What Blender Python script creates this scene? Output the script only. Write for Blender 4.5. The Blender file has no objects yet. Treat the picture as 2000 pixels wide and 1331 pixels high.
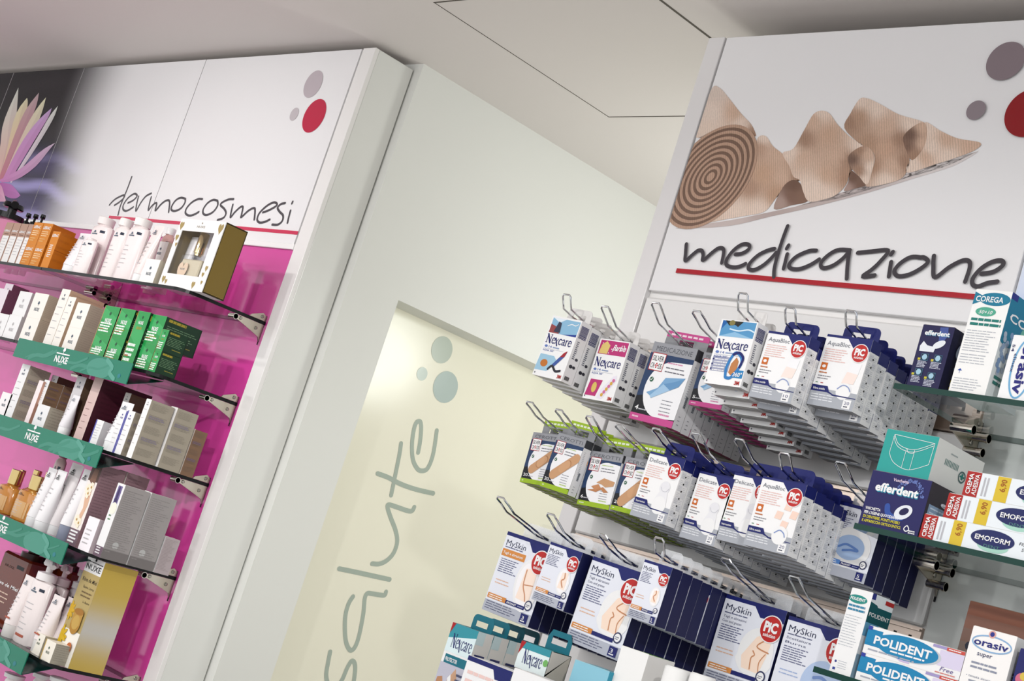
import bpy, math, random
from mathutils import Vector, Matrix
random.seed(7)
SC = bpy.context.scene
COL = SC.collection

# ------------------------------------------------------------------ camera
CAM = Vector((0.0, -2.0, 1.45))
FPX = 3014.56
RGT = Vector((0.66639982, 0.68051641, 0.30464521))
UPV = Vector((-0.09912687, -0.32410169, 0.94081452))
FWD = Vector((-0.73897574, 0.65715715, 0.14852385))
cd = bpy.data.cameras.new('camera')
cam = bpy.data.objects.new('camera', cd)
COL.objects.link(cam)
m = Matrix.Identity(4)
for i in range(3):
    m[i][0] = RGT[i]; m[i][1] = UPV[i]; m[i][2] = -FWD[i]; m[i][3] = CAM[i]
cam.matrix_world = m
cd.sensor_width = 36.0
cd.lens = FPX / 2000 * 36
cd.clip_start = 0.05
SC.camera = cam

# ------------------------------------------------------------------ light
SC.view_settings.view_transform = 'Standard'
SC.view_settings.look = 'None'
SC.view_settings.exposure = -0.02
SC.view_settings.gamma = 1.0
SC.view_settings.use_curve_mapping = False

w = bpy.data.worlds.new('room_ambient')
SC.world = w
w.use_nodes = True
w.node_tree.nodes['Background'].inputs[0].default_value = (0.985, 0.99, 1.0, 1)
w.node_tree.nodes['Background'].inputs[1].default_value = 1.1

def spot(loc, aim, power, size, blend=0.6, rad=0.035, col=(1, 0.99, 0.98)):
    l = bpy.data.lights.new('ceiling_spot', 'SPOT')
    l.energy = power; l.spot_size = math.radians(size); l.spot_blend = blend
    l.shadow_soft_size = rad; l.color = col
    o = bpy.data.objects.new('ceiling_spot_light', l); COL.objects.link(o)
    o.location = loc
    o.rotation_euler = (Vector(aim) - Vector(loc)).to_track_quat('-Z', 'Y').to_euler()
    return o
for x, ax, pw, az in ((-3.75, -3.7, 29, 1.6), (-3.05, -3.35, 24, 1.55), (-1.95, -1.75, 23, 1.15), (-1.1, -1.2, 17, 1.1)):
    spot((x, -1.85, 2.52), (ax, -0.1, az), pw, 70, 0.8)
spot((-1.3, -2.3, 2.45), (-3.6, -0.1, 1.4), 105, 32, 0.9)
spot((0.55, -2.0, 2.45), (-1.4, -0.1, 1.55), 85, 36, 0.8)
al = bpy.data.lights.new('alcove_light', 'POINT')
al.energy = 13; al.shadow_soft_size = 0.16; al.color = (0.97, 1.0, 0.95)
ao = bpy.data.objects.new('alcove_light', al); COL.objects.link(ao); ao.location = (-2.25, 1.0, 2.02)
ar = bpy.data.lights.new('shelf_fill_light', 'AREA')  # unseen soft fill, added to brighten the shelf fronts
ar.shape = 'RECTANGLE'; ar.size = 3.4; ar.size_y = 1.6; ar.energy = 45; ar.color = (0.99, 0.99, 1)
aro = bpy.data.objects.new('shelf_fill_light', ar); COL.objects.link(aro); aro.location = (-3.0, -3.1, 2.5)
aro.rotation_euler = (math.radians(40), 0, 0)

# ------------------------------------------------------------------ camera-calibrated measuring (pixel of the photograph -> point on a known plane)
def ray(x, y):
    return RGT * ((x - 1000) / FPX) - UPV * ((y - 665.5) / FPX) + FWD
def atX(p, X):
    d = ray(*p); return CAM + d * ((X - CAM.x) / d.x)
def atY(p, Y):
    d = ray(*p); return CAM + d * ((Y - CAM.y) / d.y)
def atZ(p, Z):
    d = ray(*p); return CAM + d * ((Z - CAM.z) / d.z)

# ------------------------------------------------------------------ colours and materials
def lin(c):
    c = c / 255.0
    return c / 12.92 if c <= 0.04045 else ((c + 0.055) / 1.055) ** 2.4
def S(r, g=None, b=None):
    if g is None:
        r, g, b = int(r[1:3], 16), int(r[3:5], 16), int(r[5:7], 16)
    return (lin(r), lin(g), lin(b), 1.0)
MATS = {}
def nodes(name):
    mt = bpy.data.materials.new(name); mt.use_nodes = True
    nt = mt.node_tree
    return mt, nt, nt.nodes['Principled BSDF']
def attr_mat(name, rough, spec=0.5, metal=0.0, noise=(60, 0.04), bump=0.0, bscale=400, coat=0.0):
    mt, nt, b = nodes(name)
    a = nt.nodes.new('ShaderNodeAttribute'); a.attribute_name = 'col'
    n = nt.nodes.new('ShaderNodeTexNoise'); n.inputs['Scale'].default_value = noise[0]
    mr = nt.nodes.new('ShaderNodeMapRange')
    mr.inputs['To Min'].default_value = max(0.02, rough - noise[1]); mr.inputs['To Max'].default_value = rough + noise[1]
    nt.links.new(n.outputs['Fac'], mr.inputs['Value'])
    nt.links.new(mr.outputs['Result'], b.inputs['Roughness'])
    nt.links.new(a.outputs['Color'], b.inputs['Base Color'])
    b.inputs['Specular IOR Level'].default_value = spec
    b.inputs['Metallic'].default_value = metal
    b.inputs['Coat Weight'].default_value = coat
    b.inputs['Coat Roughness'].default_value = 0.08
    if bump:
        n2 = nt.nodes.new('ShaderNodeTexNoise'); n2.inputs['Scale'].default_value = bscale
        bp = nt.nodes.new('ShaderNodeBump'); bp.inputs['Strength'].default_value = bump; bp.inputs['Distance'].default_value = 0.001
        nt.links.new(n2.outputs['Fac'], bp.inputs['Height']); nt.links.new(bp.outputs['Normal'], b.inputs['Normal'])
    MATS[name] = mt
    return mt
attr_mat('carton', 0.45, 0.25)
attr_mat('gloss', 0.22, 0.25)
attr_mat('matte', 0.65, 0.3)
attr_mat('print', 0.4, 0.2)
attr_mat('laminate', 0.2, 0.5, noise=(25, 0.03), bump=0.05, bscale=160)
attr_mat('paint', 0.6, 0.25, noise=(8, 0.05), bump=0.04, bscale=120)
attr_mat('acrylic', 0.07, 0.55, noise=(5, 0.02), coat=0.3)
attr_mat('chrome', 0.12, 0.5, 1.0, noise=(40, 0.05))
attr_mat('brushed', 0.32, 0.5, 1.0, noise=(90, 0.08))
attr_mat('goldcap', 0.15, 0.5, 1.0)
def weave():
    mt, nt, b = nodes('woven_print')
    a = nt.nodes.new('ShaderNodeAttribute'); a.attribute_name = 'col'
    tc = nt.nodes.new('ShaderNodeTexCoord')
    mp = nt.nodes.new('ShaderNodeMapping'); mp.inputs['Rotation'].default_value = (0, 0.35, 0)
    nt.links.new(tc.outputs['Object'], mp.inputs['Vector'])
    w1 = nt.nodes.new('ShaderNodeTexWave'); w1.inputs['Scale'].default_value = 70; w1.inputs['Distortion'].default_value = 2.5
    w1.inputs['Detail'].default_value = 2
    nt.links.new(mp.outputs['Vector'], w1.inputs['Vector'])
    n1 = nt.nodes.new('ShaderNodeTexNoise'); n1.inputs['Scale'].default_value = 260
    nt.links.new(tc.outputs['Object'], n1.inputs['Vector'])
    ad = nt.nodes.new('ShaderNodeMath'); ad.operation = 'ADD'
    nt.links.new(w1.outputs['Fac'], ad.inputs[0]); nt.links.new(n1.outputs['Fac'], ad.inputs[1])
    mr = nt.nodes.new('ShaderNodeMapRange'); mr.inputs['From Max'].default_value = 1.7
    mr.inputs['To Min'].default_value = 0.74; mr.inputs['To Max'].default_value = 1.12
    nt.links.new(ad.outputs[0], mr.inputs['Value'])
    mx = nt.nodes.new('ShaderNodeVectorMath'); mx.operation = 'SCALE'
    nt.links.new(a.outputs['Color'], mx.inputs[0]); nt.links.new(mr.outputs['Result'], mx.inputs['Scale'])
    nt.links.new(mx.outputs['Vector'], b.inputs['Base Color'])
    b.inputs['Roughness'].default_value = 0.35
    MATS['weave'] = mt
weave()
def glassy(name, tint, fres_ior=1.45, rough=0.02, extra=0.0):
    mt, nt, b = nodes(name)
    nt.nodes.remove(b)
    out = nt.nodes['Material Output']
    tr = nt.nodes.new('ShaderNodeBsdfTransparent'); tr.inputs[0].default_value = tint
    gl = nt.nodes.new('ShaderNodeBsdfGlossy'); gl.inputs['Roughness'].default_value = rough
    fr = nt.nodes.new('ShaderNodeFresnel'); fr.inputs['IOR'].default_value = fres_ior
    n = nt.nodes.new('ShaderNodeTexNoise'); n.inputs['Scale'].default_value = 6
    ad = nt.nodes.new('ShaderNodeMath'); ad.operation = 'MULTIPLY_ADD'; ad.inputs[1].default_value = 0.02
    ge = nt.nodes.new('ShaderNodeNewGeometry')
    iv = nt.nodes.new('ShaderNodeMath'); iv.operation = 'SUBTRACT'; iv.inputs[0].default_value = 1.0
    nt.links.new(ge.outputs['Backfacing'], iv.inputs[1])
    ml = nt.nodes.new('ShaderNodeMath'); ml.operation = 'MULTIPLY'
    nt.links.new(fr.outputs[0], ml.inputs[0]); nt.links.new(iv.outputs[0], ml.inputs[1])
    nt.links.new(n.outputs['Fac'], ad.inputs[0]); nt.links.new(ml.outputs[0], ad.inputs[2])
    mx = nt.nodes.new('ShaderNodeMixShader')
    nt.links.new(ad.outputs[0], mx.inputs[0]); nt.links.new(tr.outputs[0], mx.inputs[1]); nt.links.new(gl.outputs[0], mx.inputs[2])
    nt.links.new(mx.outputs[0], out.inputs['Surface'])
    MATS[name] = mt
glassy('glass', (0.95, 0.97, 0.965, 1), 1.4)
glassy('clear', (0.95, 0.95, 0.95, 1), 1.35, 0.05)
def film():
    mt, nt, b = nodes('film')
    out = nt.nodes['Material Output']
    tr = nt.nodes.new('ShaderNodeBsdfTransparent'); mx = nt.nodes.new('ShaderNodeMixShader')
    n = nt.nodes.new('ShaderNodeTexNoise'); n.inputs['Scale'].default_value = 30
    mr = nt.nodes.new('ShaderNodeMapRange'); mr.inputs['To Min'].default_value = 0.25; mr.inputs['To Max'].default_value = 0.5
    nt.links.new(n.outputs['Fac'], mr.inputs['Value']); nt.links.new(mr.outputs['Result'], mx.inputs[0])
    b.inputs['Base Color'].default_value = (0.8, 0.82, 0.84, 1); b.inputs['Roughness'].default_value = 0.12
    nt.links.new(tr.outputs[0], mx.inputs[1]); nt.links.new(b.outputs[0], mx.inputs[2]); nt.links.new(mx.outputs[0], out.inputs['Surface'])
    MATS['film'] = mt
film()
def solidmat(name, col, rough, trans=0.0, ior=1.45, spec=0.5):
    mt, nt, b = nodes(name)
    n = nt.nodes.new('ShaderNodeTexNoise'); n.inputs['Scale'].default_value = 14
    cr = nt.nodes.new('ShaderNodeMixRGB'); cr.inputs[1].default_value = col
    cr.inputs[2].default_value = (col[0] * 0.93, col[1] * 0.93, col[2] * 0.93, 1)
    nt.links.new(n.outputs['Fac'], cr.inputs[0]); nt.links.new(cr.outputs[0], b.inputs['Base Color'])
    b.inputs['Roughness'].default_value = rough; b.inputs['Transmission Weight'].default_value = trans
    b.inputs['IOR'].default_value = ior; b.inputs['Specular IOR Level'].default_value = spec
    MATS[name] = mt
solidmat('amber', S(232, 160, 70), 0.08, 0.45)
solidmat('brownglass', S(105, 38, 18), 0.1, 0.15)
solidmat('edge_green', S(8, 56, 48), 0.25, 0, 1.45, 0.2)
solidmat('edge_dark', S(16, 17, 19), 0.25, 0, 1.45, 0.25)

# ------------------------------------------------------------------ mesh builder
_txt = {}
def text_polys(s, off=0.0):
    k = (s, off)
    if k in _txt: return _txt[k]
    c = bpy.data.curves.new('t', 'FONT'); c.body = s; c.size = 1.0; c.resolution_u = 2; c.offset = off
    o = bpy.data.objects.new('t', c)
    me = bpy.data.meshes.new_from_object(o)
    vs = [(v.co.x, v.co.y) for v in me.vertices]
    fs = [tuple(p.vertices) for p in me.polygons]
    bpy.data.objects.remove(o); bpy.data.curves.remove(c); bpy.data.meshes.remove(me)
    _txt[k] = (vs, fs)
    return _txt[k]

def smooth(pts, n=5, closed=False):
    P = [Vector(p) for p in pts]
    if len(P) < 3: return P
    out = []
    m_ = len(P)
    rng = range(m_) if closed else range(m_ - 1)
    for i in rng:
        if closed: p0, p1, p2, p3 = P[i - 1], P[i], P[(i + 1) % m_], P[(i + 2) % m_]
        else: p0, p1, p2, p3 = P[max(i - 1, 0)], P[i], P[i + 1], P[min(i + 2, m_ - 1)]
        for k in range(n):
            t = k / n
            out.append(0.5 * ((2 * p1) + (p2 - p0) * t + (2 * p0 - 5 * p1 + 4 * p2 - p3) * t * t + (3 * p1 - p0 - 3 * p2 + p3) * t ** 3))
    if not closed: out.append(P[-1])
    return out

class MB:
    def __init__(s): s.v = []; s.f = []; s.c = []; s.m = []
    def face(s, pts, col, mat='carton'):
        i = len(s.v); s.v += [tuple(p) for p in pts]; s.f.append(tuple(range(i, i + len(pts))))
        s.c.append(col); s.m.append(mat)
    def mesh(s, vs, fs, col, mat='carton'):
        i = len(s.v); s.v += [tuple(p) for p in vs]
        for f in fs:
            s.f.append(tuple(j + i for j in f)); s.c.append(col); s.m.append(mat)
    def box(s, x0, x1, y0, y1, z0, z1, col, mat='carton', **k):
        g = lambda n: k.get(n, col)
        P = [(x0, y0, z0), (x1, y0, z0), (x1, y1, z0), (x0, y1, z0), (x0, y0, z1), (x1, y0, z1), (x1, y1, z1), (x0, y1, z1)]
        for n, q in (('front', (0, 1, 5, 4)), ('right', (1, 2, 6, 5)), ('back', (2, 3, 7, 6)), ('left', (3, 0, 4, 7)), ('top', (4, 5, 6, 7)), ('bottom', (3, 2, 1, 0))):
            cc = g(n)
            if cc is None: continue
            s.face([P[i] for i in q], cc, k.get(n + '_mat', mat))
    def bbox(s, x0, x1, y0, y1, z0, z1, col, mat='carton', b=0.002):
        "box with chamfered edges"
        X = (x0, x0 + b, x1 - b, x1); Y = (y0, y0 + b, y1 - b, y1); Z = (z0, z0 + b, z1 - b, z1)
        a, c = 1, 2
        F = lambda *q: s.face(q, col, mat)
        F((X[1], y0, Z[1]), (X[2], y0, Z[1]), (X[2], y0, Z[2]), (X[1], y0, Z[2]))
        F((X[2], y1, Z[1]), (X[1], y1, Z[1]), (X[1], y1, Z[2]), (X[2], y1, Z[2]))
        F((x1, Y[1], Z[1]), (x1, Y[2], Z[1]), (x1, Y[2], Z[2]), (x1, Y[1], Z[2]))
        F((x0, Y[2], Z[1]), (x0, Y[1], Z[1]), (x0, Y[1], Z[2]), (x0, Y[2], Z[2]))
        F((X[1], Y[1], z1), (X[2], Y[1], z1), (X[2], Y[2], z1), (X[1], Y[2], z1))
        F((X[1], Y[2], z0), (X[2], Y[2], z0), (X[2], Y[1], z0), (X[1], Y[1], z0))
        for xe, xi in ((x0, X[1]), (x1, X[2])):
            for ye, yi in ((y0, Y[1]), (y1, Y[2])):
                F((xe, yi, Z[1]), (xi, ye, Z[1]), (xi, ye, Z[2]), (xe, yi, Z[2]))
            for ze, zi in ((z0, Z[1]), (z1, Z[2])):
                F((xe, Y[1], zi), (xe, Y[2], zi), (xi, Y[2], ze), (xi, Y[1], ze))
        for ye, yi in ((y0, Y[1]), (y1, Y[2])):
            for ze, zi in ((z0, Z[1]), (z1, Z[2])):
                F((X[1], ye, zi), (X[2], ye, zi), (X[2], yi, ze), (X[1], yi, ze))
        for xe, xi in ((x0, X[1]), (x1, X[2])):
            for ye, yi in ((y0, Y[1]), (y1, Y[2])):
                for ze, zi in ((z0, Z[1]), (z1, Z[2])):
                    F((xe, yi, zi), (xi, ye, zi), (xi, yi, ze))
    def tube(s, path, r, col, mat='chrome', seg=8, caps=True):
        P = [Vector(p) for p in path]; rings = []
        prev = None
        for i, p in enumerate(P):
            d = (P[min(i + 1, len(P) - 1)] - P[max(i - 1, 0)]).normalized()
            if prev is None:
                a = d.orthogonal().normalized()
            else:
                a = (prev - d * prev.dot(d)).normalized()
            prev = a; b = d.cross(a)
            rings.append([p + (a * math.cos(2 * math.pi * k / seg) + b * math.sin(2 * math.pi * k / seg)) * r for k in range(seg)])
        vs = [q for rg in rings for q in rg]; fs = []
        for i in range(len(P) - 1):
            for k in range(seg):
                fs.append((i * seg + k, i * seg + (k + 1) % seg, (i + 1) * seg + (k + 1) % seg, (i + 1) * seg + k))
        if caps: fs += [tuple(range(seg))[::-1], tuple(range((len(P) - 1) * seg, len(P) * seg))]
        s.mesh(vs, fs, col, mat)
    def loft(s, rings, col, mat='gloss', caps=True):
        "rings: list of (cx,cy,z,rx,ry[,power])"
        seg = 20; vs = []; fs = []
        for rg in rings:
            cx, cy, z, rx, ry = rg[:5]; pw = rg[5] if len(rg) > 5 else 1.0
            for k in range(seg):
                a = 2 * math.pi * k / seg; c_, s_ = math.cos(a), math.sin(a)
                vs.append((cx + rx * math.copysign(abs(c_) ** pw, c_), cy + ry * math.copysign(abs(s_) ** pw, s_), z))
        n = len(rings)
        for i in range(n - 1):
            for k in range(seg):
                fs.append((i * seg + k, i * seg + (k + 1) % seg, (i + 1) * seg + (k + 1) % seg, (i + 1) * seg + k))
        if caps: fs += [tuple(range(seg))[::-1], tuple(range((n - 1) * seg, n * seg))]
        s.mesh(vs, fs, col, mat)
    def lathe(s, prof, cx, cy, col, mat='gloss'):
        s.loft([(cx, cy, z, r, r) for r, z in prof], col, mat)
    def cyl(s, a, b, r, col, mat='chrome', seg=14):
        s.tube([a, b], r, col, mat, seg)
    def build(s, name, parent=None, loc=None, smooth_shade=False):
        me = bpy.data.meshes.new(name)
        me.from_pydata(s.v, [], s.f)
        names = []
        for n in s.m:
            if n not in names: names.append(n)
        for n in names: me.materials.append(MATS[n])
        me.polygons.foreach_set('material_index', [names.index(n) for n in s.m])
        at = me.color_attributes.new('col', 'FLOAT_COLOR', 'CORNER')
        buf = []
        def ink(c, m_):
            if m_ not in ('carton', 'gloss', 'matte'): return c
            k = 0.64 + 0.27 * min(1.0, min(c[:3]) / 0.7)
            return (c[0] * k, c[1] * k, c[2] * k, 1.0)
        for f, c, m_ in zip(s.f, s.c, s.m):
            if isinstance(c, list):
                for q in c: buf += list(ink(q, m_))
            else: buf += list(ink(c, m_)) * len(f)
        at.data.foreach_set('color', buf)
        me.update()
        if smooth_shade:
            me.polygons.foreach_set('use_smooth', [True] * len(me.polygons))
            me.set_sharp_from_angle(angle=math.radians(38))
        o = bpy.data.objects.new(name, me); COL.objects.link(o)
        if parent: o.parent = parent
        if loc: o.location = loc
        return o

class Canvas:
    "a flat printed face: origin O (lower left), axes u, v in metres; coordinates 0..1 of width / height"
    def __init__(s, mb, O, u, v, w, h, mat='carton'):
        s.mb = mb; s.O = Vector(O); s.u = Vector(u).normalized(); s.v = Vector(v).normalized()
        s.n = s.u.cross(s.v); s.w = w; s.h = h; s.mat = mat; s.k = 0
    def pt(s, x, y, L):
        return s.O + s.u * (x * s.w) + s.v * (y * s.h) + s.n * (0.00012 * L + 0.00008 + 0.000003 * (s.k % 60))
    def poly(s, pts, col, L=1, mat=None):
        pts = [tuple(p) for p in pts]; s.k += 1
        for ax in (0, 1):
            for lim, sg in ((0.0, 1), (1.0, -1)):
                out = []
                for i in range(len(pts)):
                    a, c = pts[i - 1], pts[i]
                    ia, ic = sg * (a[ax] - lim) >= -1e-9, sg * (c[ax] - lim) >= -1e-9
                    if ia != ic:
                        t = (lim - a[ax]) / (c[ax] - a[ax]); out.append((a[0] + (c[0] - a[0]) * t, a[1] + (c[1] - a[1]) * t))
                    if ic: out.append(c)
                pts = out
                if len(pts) < 3: return
        s.mb.face([s.pt(x, y, L) for x, y in pts], col, mat or s.mat)
    def rect(s, x0, y0, x1, y1, col, L=1, mat=None):
        s.poly(((x0, y0), (x1, y0), (x1, y1), (x0, y1)), col, L, mat)
    def ell(s, cx, cy, r, col, L=2, ry=None, seg=24, rot=0.0):
        "r as a fraction of the width (ry too)"
        ry = r if ry is None else ry
        k = s.w / s.h; P = []
        for i in range(seg):
            a = 2 * math.pi * i / seg
            x, y = r * math.cos(a), ry * math.sin(a)
            P.append((cx + x * math.cos(rot) - y * math.sin(rot), cy + (x * math.sin(rot) + y * math.cos(rot)) * k))
        s.poly(P, col, L)
    def text(s, t, x, y, wd, cap, col, L=3, off=0.0, shear=0.0):
        "fit to width wd and cap height cap (fractions)"
        vs, fs = text_polys(t, off)
        if not vs: return
        s.k += 1
        x0 = min(v[0] for v in vs); x1 = max(v[0] for v in vs)
        kx = wd / (x1 - x0); ky = cap / 0.73
        s.mb.mesh([s.pt(x + (v[0] - x0) * kx + shear * v[1] * ky * s.h / s.w, y + v[1] * ky, L) for v in vs], fs, col, s.mat)
    def lines(s, x, y, wd, n, pitch, th, col, L=2, seed=1, ragged=0.3):
        "small print: rows of word-long dashes, top row at y"
        rr = random.Random(seed)
        for i in range(n):
            yy = y - i * pitch; xx = x; end = x + wd * (1 - rr.random() * ragged)
            while xx < end - 0.02:
                ww = min(wd * (0.1 + rr.random() * 0.2), end - xx)
                s.rect(xx, yy, xx + ww, yy + th, col, L); xx += ww + wd * 0.025
    def stroke(s, pts, width, col, L=3, n=5, closed=False):
        k = s.h / s.w
        P = smooth([(p[0], p[1] * k) for p in pts], n, closed)
        ribbon(s.mb, [(p[0], p[1]) for p in P], width, col, s.mat, lambda x, y: s.pt(x, y / k, L), closed, s.n)

_rib = [0]
def ribbon(mb, P, width, col, mat, mp, closed=False, nrm=None):
    P = [Vector(p) for p in P]
    Q = [P[0]]
    for p in P[1:]:
        if (p - Q[-1]).length > 1e-7: Q.append(p)
    P = Q; m_ = len(P); h = width / 2
    if nrm is None: nrm = Vector((0, -1, 0))
    _rib[0] = (_rib[0] + 1) % 5
    lift = lambda i: nrm * (_rib[0] * 0.00003 + 0.00012 * i / m_)
    D = []
    for i, p in enumerate(P):
        a = P[i - 1] if (i or closed) else p
        b = P[(i + 1) % m_] if (i < m_ - 1 or closed) else p
        d = b - a
        D.append(d.normalized() if d.length > 1e-9 else (D[-1] if D else Vector((1, 0))))
    vs = []
    for s_ in (1, -1):
        for i, p in enumerate(P):
            n2 = Vector((-D[i].y, D[i].x)) * h * s_
            vs.append(Vector(mp(p.x + n2.x, p.y + n2.y)) + lift(i))
    fs = [(m_ + i, m_ + (i + 1) % m_, (i + 1) % m_, i) for i in range(m_ if closed else m_ - 1)]
    mb.mesh(vs, fs, col, mat)
    if not closed:
        for e, d, i in ((P[0], -D[0], 0), (P[-1], D[-1], m_ - 1)):
            a0 = math.atan2(d.y, d.x) - math.pi / 2
            mb.face([Vector(mp(e.x + h * math.cos(a0 + k * math.pi / 6), e.y + h * math.sin(a0 + k * math.pi / 6))) + lift(i) for k in range(7)], col, mat)

# ------------------------------------------------------------------ scene bookkeeping
def tag(o, label, cat, group=None):
    o['label'] = label; o['category'] = cat
    if group: o['group'] = group
    return o
def thing(name, label, cat, loc=(0, 0, 0), group=None, rot=(0, 0, 0)):
    o = bpy.data.objects.new(name, None); COL.objects.link(o)
    o.empty_display_size = 0.02
    o.location = loc; o.rotation_euler = rot
    return tag(o, label, cat, group)
def struct(o):
    o['kind'] = 'structure'; return o
def dup(root, loc, label, group=None, rot=None):
    r = root.copy(); COL.objects.link(r); r.location = loc
    if rot is not None: r.rotation_euler = rot
    r['label'] = label
    if group: r['group'] = group
    for ch in root.children:
        c = ch.copy(); COL.objects.link(c); c.parent = r
        for g in ch.children:
            d = g.copy(); COL.objects.link(d); d.parent = c
    return r
WHITE = S(238, 238, 238); NAVY = S(26, 36, 118); RED = S(205, 32, 42); BLACK = S(18, 18, 20); GREY = S(150, 150, 155)

# ================================================================== THE SETTING
CEIL = 2.59
PAINT = S(226, 224, 219)
b = MB(); b.box(-7, 2.5, -5, 2.4, -0.06, 0, S(212, 210, 207), 'laminate'); struct(b.build('floor'))
b = MB(); b.box(-7, 2.5, -5, 2.4, CEIL, CEIL + 0.08, S(222, 216, 212), 'paint')
# access hatch: hairline joint in the ceiling
hx0, hx1, hy0, hy1 = -2.668, -2.06, -0.146, 0.448
for x0, x1, y0, y1, wd in ((hx0, hx0, hy0, hy1, 0.0012), (hx1, hx1, hy0, hy1, 0.0032), (hx0, hx1, hy0, hy0, 0.002), (hx0, hx1, hy1, hy1, 0.0016)):
    b.box(x0 - wd, x1 + wd, y0 - wd, y1 + wd, CEIL - 0.0006, CEIL + 0.001, S(84, 78, 70), 'paint')
struct(b.build('ceiling'))
# wall of the alcove that runs away from the camera, with a tall recess for the sliding door
b = MB()
WC = S(228, 229, 224)
b.box(-3.3, -3.02, 0.129, 0.287, 0, CEIL, WC, 'paint', right=None)
b.face(((-3.02, 0.129, 0), (-3.02, 0.287, 0), (-3.02, 0.287, 2.026), (-3.02, 2.25, 2.026), (-3.02, 2.25, CEIL), (-3.02, 0.129, CEIL)), WC, 'paint')
b.box(-3.3, -3.02, 0.287, 2.25, 2.026, CEIL, S(228, 229, 224), 'paint', right=None)
struct(b.build('wall_side'))
b = MB(); b.box(-3.3, -0.6, 2.25, 2.35, 0, CEIL, S(228, 229, 224), 'paint'); struct(b.build('wall_back'))
b = MB(); b.box(-7, -3.3, 0.129, 0.25, 0, CEIL, S(214, 216, 196), 'paint'); struct(b.build('wall_left'))
# door leaf with its vertical word
XD = -3.125
b = MB(); b.box(XD - 0.03, XD, 0.287, 2.25, 0, 2.026, S(240, 237, 218), 'laminate')
door = struct(b.build('door_1'))
b = MB()
LG = S(168, 180, 168)
def dmap(zx, zy):
    q = atX((500 + zx / 1.7042, 550 + zy / 1.7042), XD + 0.0006); return (q.y, q.z)
def dstroke(pts, wd):
    P = smooth([dmap(*p) for p in pts], 6)
    ribbon(b, [(p[0], p[1]) for p in P], wd, LG, 'laminate', lambda x, y: (XD + 0.0006, x, y), False, Vector((1, 0, 0)))
for pts in (((540, 570), (547, 530), (550, 485), (545, 466), (530, 478), (520, 535), (522, 590), (536, 622), (552, 631), (572, 622), (590, 575), (602, 497)),
            ((483, 540), (478, 575), (468, 625), (450, 712)),
            ((405, 640), (440, 653), (480, 674), (530, 692), (590, 706)),
            ((527, 752), (520, 764), (505, 764), (470, 752), (443, 744), (438, 752), (448, 785), (465, 830), (470, 868), (458, 905), (435, 930), (410, 941), (387, 940)),
            ((277, 957), (340, 970), (445, 993)),
            ((433, 1034), (428, 1045), (410, 1044), (385, 1040), (370, 1040), (362, 1058), (357, 1110), (342, 1185), (327, 1222), (311, 1226), (298, 1190), (297, 1120), (308, 1075), (323, 1050)),
            ((247, 1234), (240, 1270), (234, 1310), (240, 1340), (258, 1360), (285, 1330), (305, 1285), (320, 1264), (330, 1280), (326, 1330), (310, 1400))):
    dstroke(pts, 0.0125)
for cx, cy, r, g in ((619, 228, 0.036, (186, 196, 184)), (553, 308, 0.0178, (190, 203, 194)), (631, 352, 0.0425, (178, 193, 188))):
    y, z = dmap(cx, cy)
    b.face([(XD + 0.0007, y + r * math.cos(k * math.pi / 20), z + r * math.sin(k * math.pi / 20)) for k in range(40)], S(*g), 'laminate')
b.build('lettering', door)

# ================================================================== WALL UNIT WITH GLASS SHELVES, LEFT
UNIT = S(238, 236, 234)
lu = thing('display_cabinet', 'white wall unit with magenta back and water lily header on the left', 'display cabinet', (-4.4, 0.06, 0), 'wall units')
def part(mb, name, parent, smooth_shade=False):
    o = mb.build(name, None, None, smooth_shade)
    o.parent = parent
    if not parent.parent: o.matrix_parent_inverse = Matrix.Translation(parent.location).inverted()
    return o
b = MB(); b.box(-5.9, -3.06, 0.0125, 0.125, 0, 2.571, UNIT, 'laminate'); part(b, 'carcass', lu)
b = MB(); b.bbox(-3.099, -3.048, 0, 0.0125, 0, 2.572, UNIT, 'laminate', 0.0008); b.bbox(-3.06, -3.048, 0.0125, 0.125, 0, 2.572, S(226, 227, 222), 'laminate', 0.0015); part(b, 'side_panel', lu)
b = MB(); b.box(-5.88, -3.0955, 0.003, 0.0125, 0.1, 2.043, S(214, 70, 158), 'acrylic'); part(b, 'back_panel', lu)
b = MB(); b.bbox(-5.88, -3.0985, -0.004, 0.0125, 2.043, 2.057, S(244, 243, 242), 'laminate', 0.001); part(b, 'ledge', lu)
def sst(a, c, x):
    t = min(1, max(0, (x - a) / (c - a))); return t * t * (3 - 2 * t)
def mixc(p, q, t): return tuple(p[i] + (q[i] - p[i]) * t for i in range(3)) + (1,)
def pond(X, Z):
    n = math.sin(Z * 31 + X * 3) * 0.5 + math.sin(Z * 67 - X * 7) * 0.3
    t = (Z - 2.06) / 0.51
    base = mixc(S(24, 21, 25), S(42, 37, 42), 0.5 + 0.5 * n)
    d = Z - (2.40 - (X + 5.1) * 0.24)
    base = mixc(base, S(6, 5, 8), math.exp(-(d / 0.03) ** 2) * 0.9)
    if d < 0: base = mixc(base, S(86, 72, 122), 0.75 * sst(0, 0.06, -d) * sst(-5.2, -4.65, X) * sst(2.1, 2.35, Z))
    base = mixc(base, S(74, 64, 112), 0.75 * sst(2.36, 2.2, Z) * (0.5 + 0.5 * math.sin(Z * 38 + X * 2.0)))
    wv = max(0, math.sin(Z * 62 + math.sin(X * 7) * 1.2 + 0.6 * math.sin(X * 17))) * sst(2.30, 2.2, Z) * sst(-5.15, -4.9, X)
    base = mixc(base, S(176, 168, 226), wv * 0.8)
    k = sst(-4.62 + 0.05 * math.sin(Z * 9 + 1), -4.24 + 0.03 * math.sin(Z * 13), X)
    return mixc(base, S(238, 237, 238), k)
xs = (-5.88, -5.094, -4.574, -3.836, -3.1035)
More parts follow.
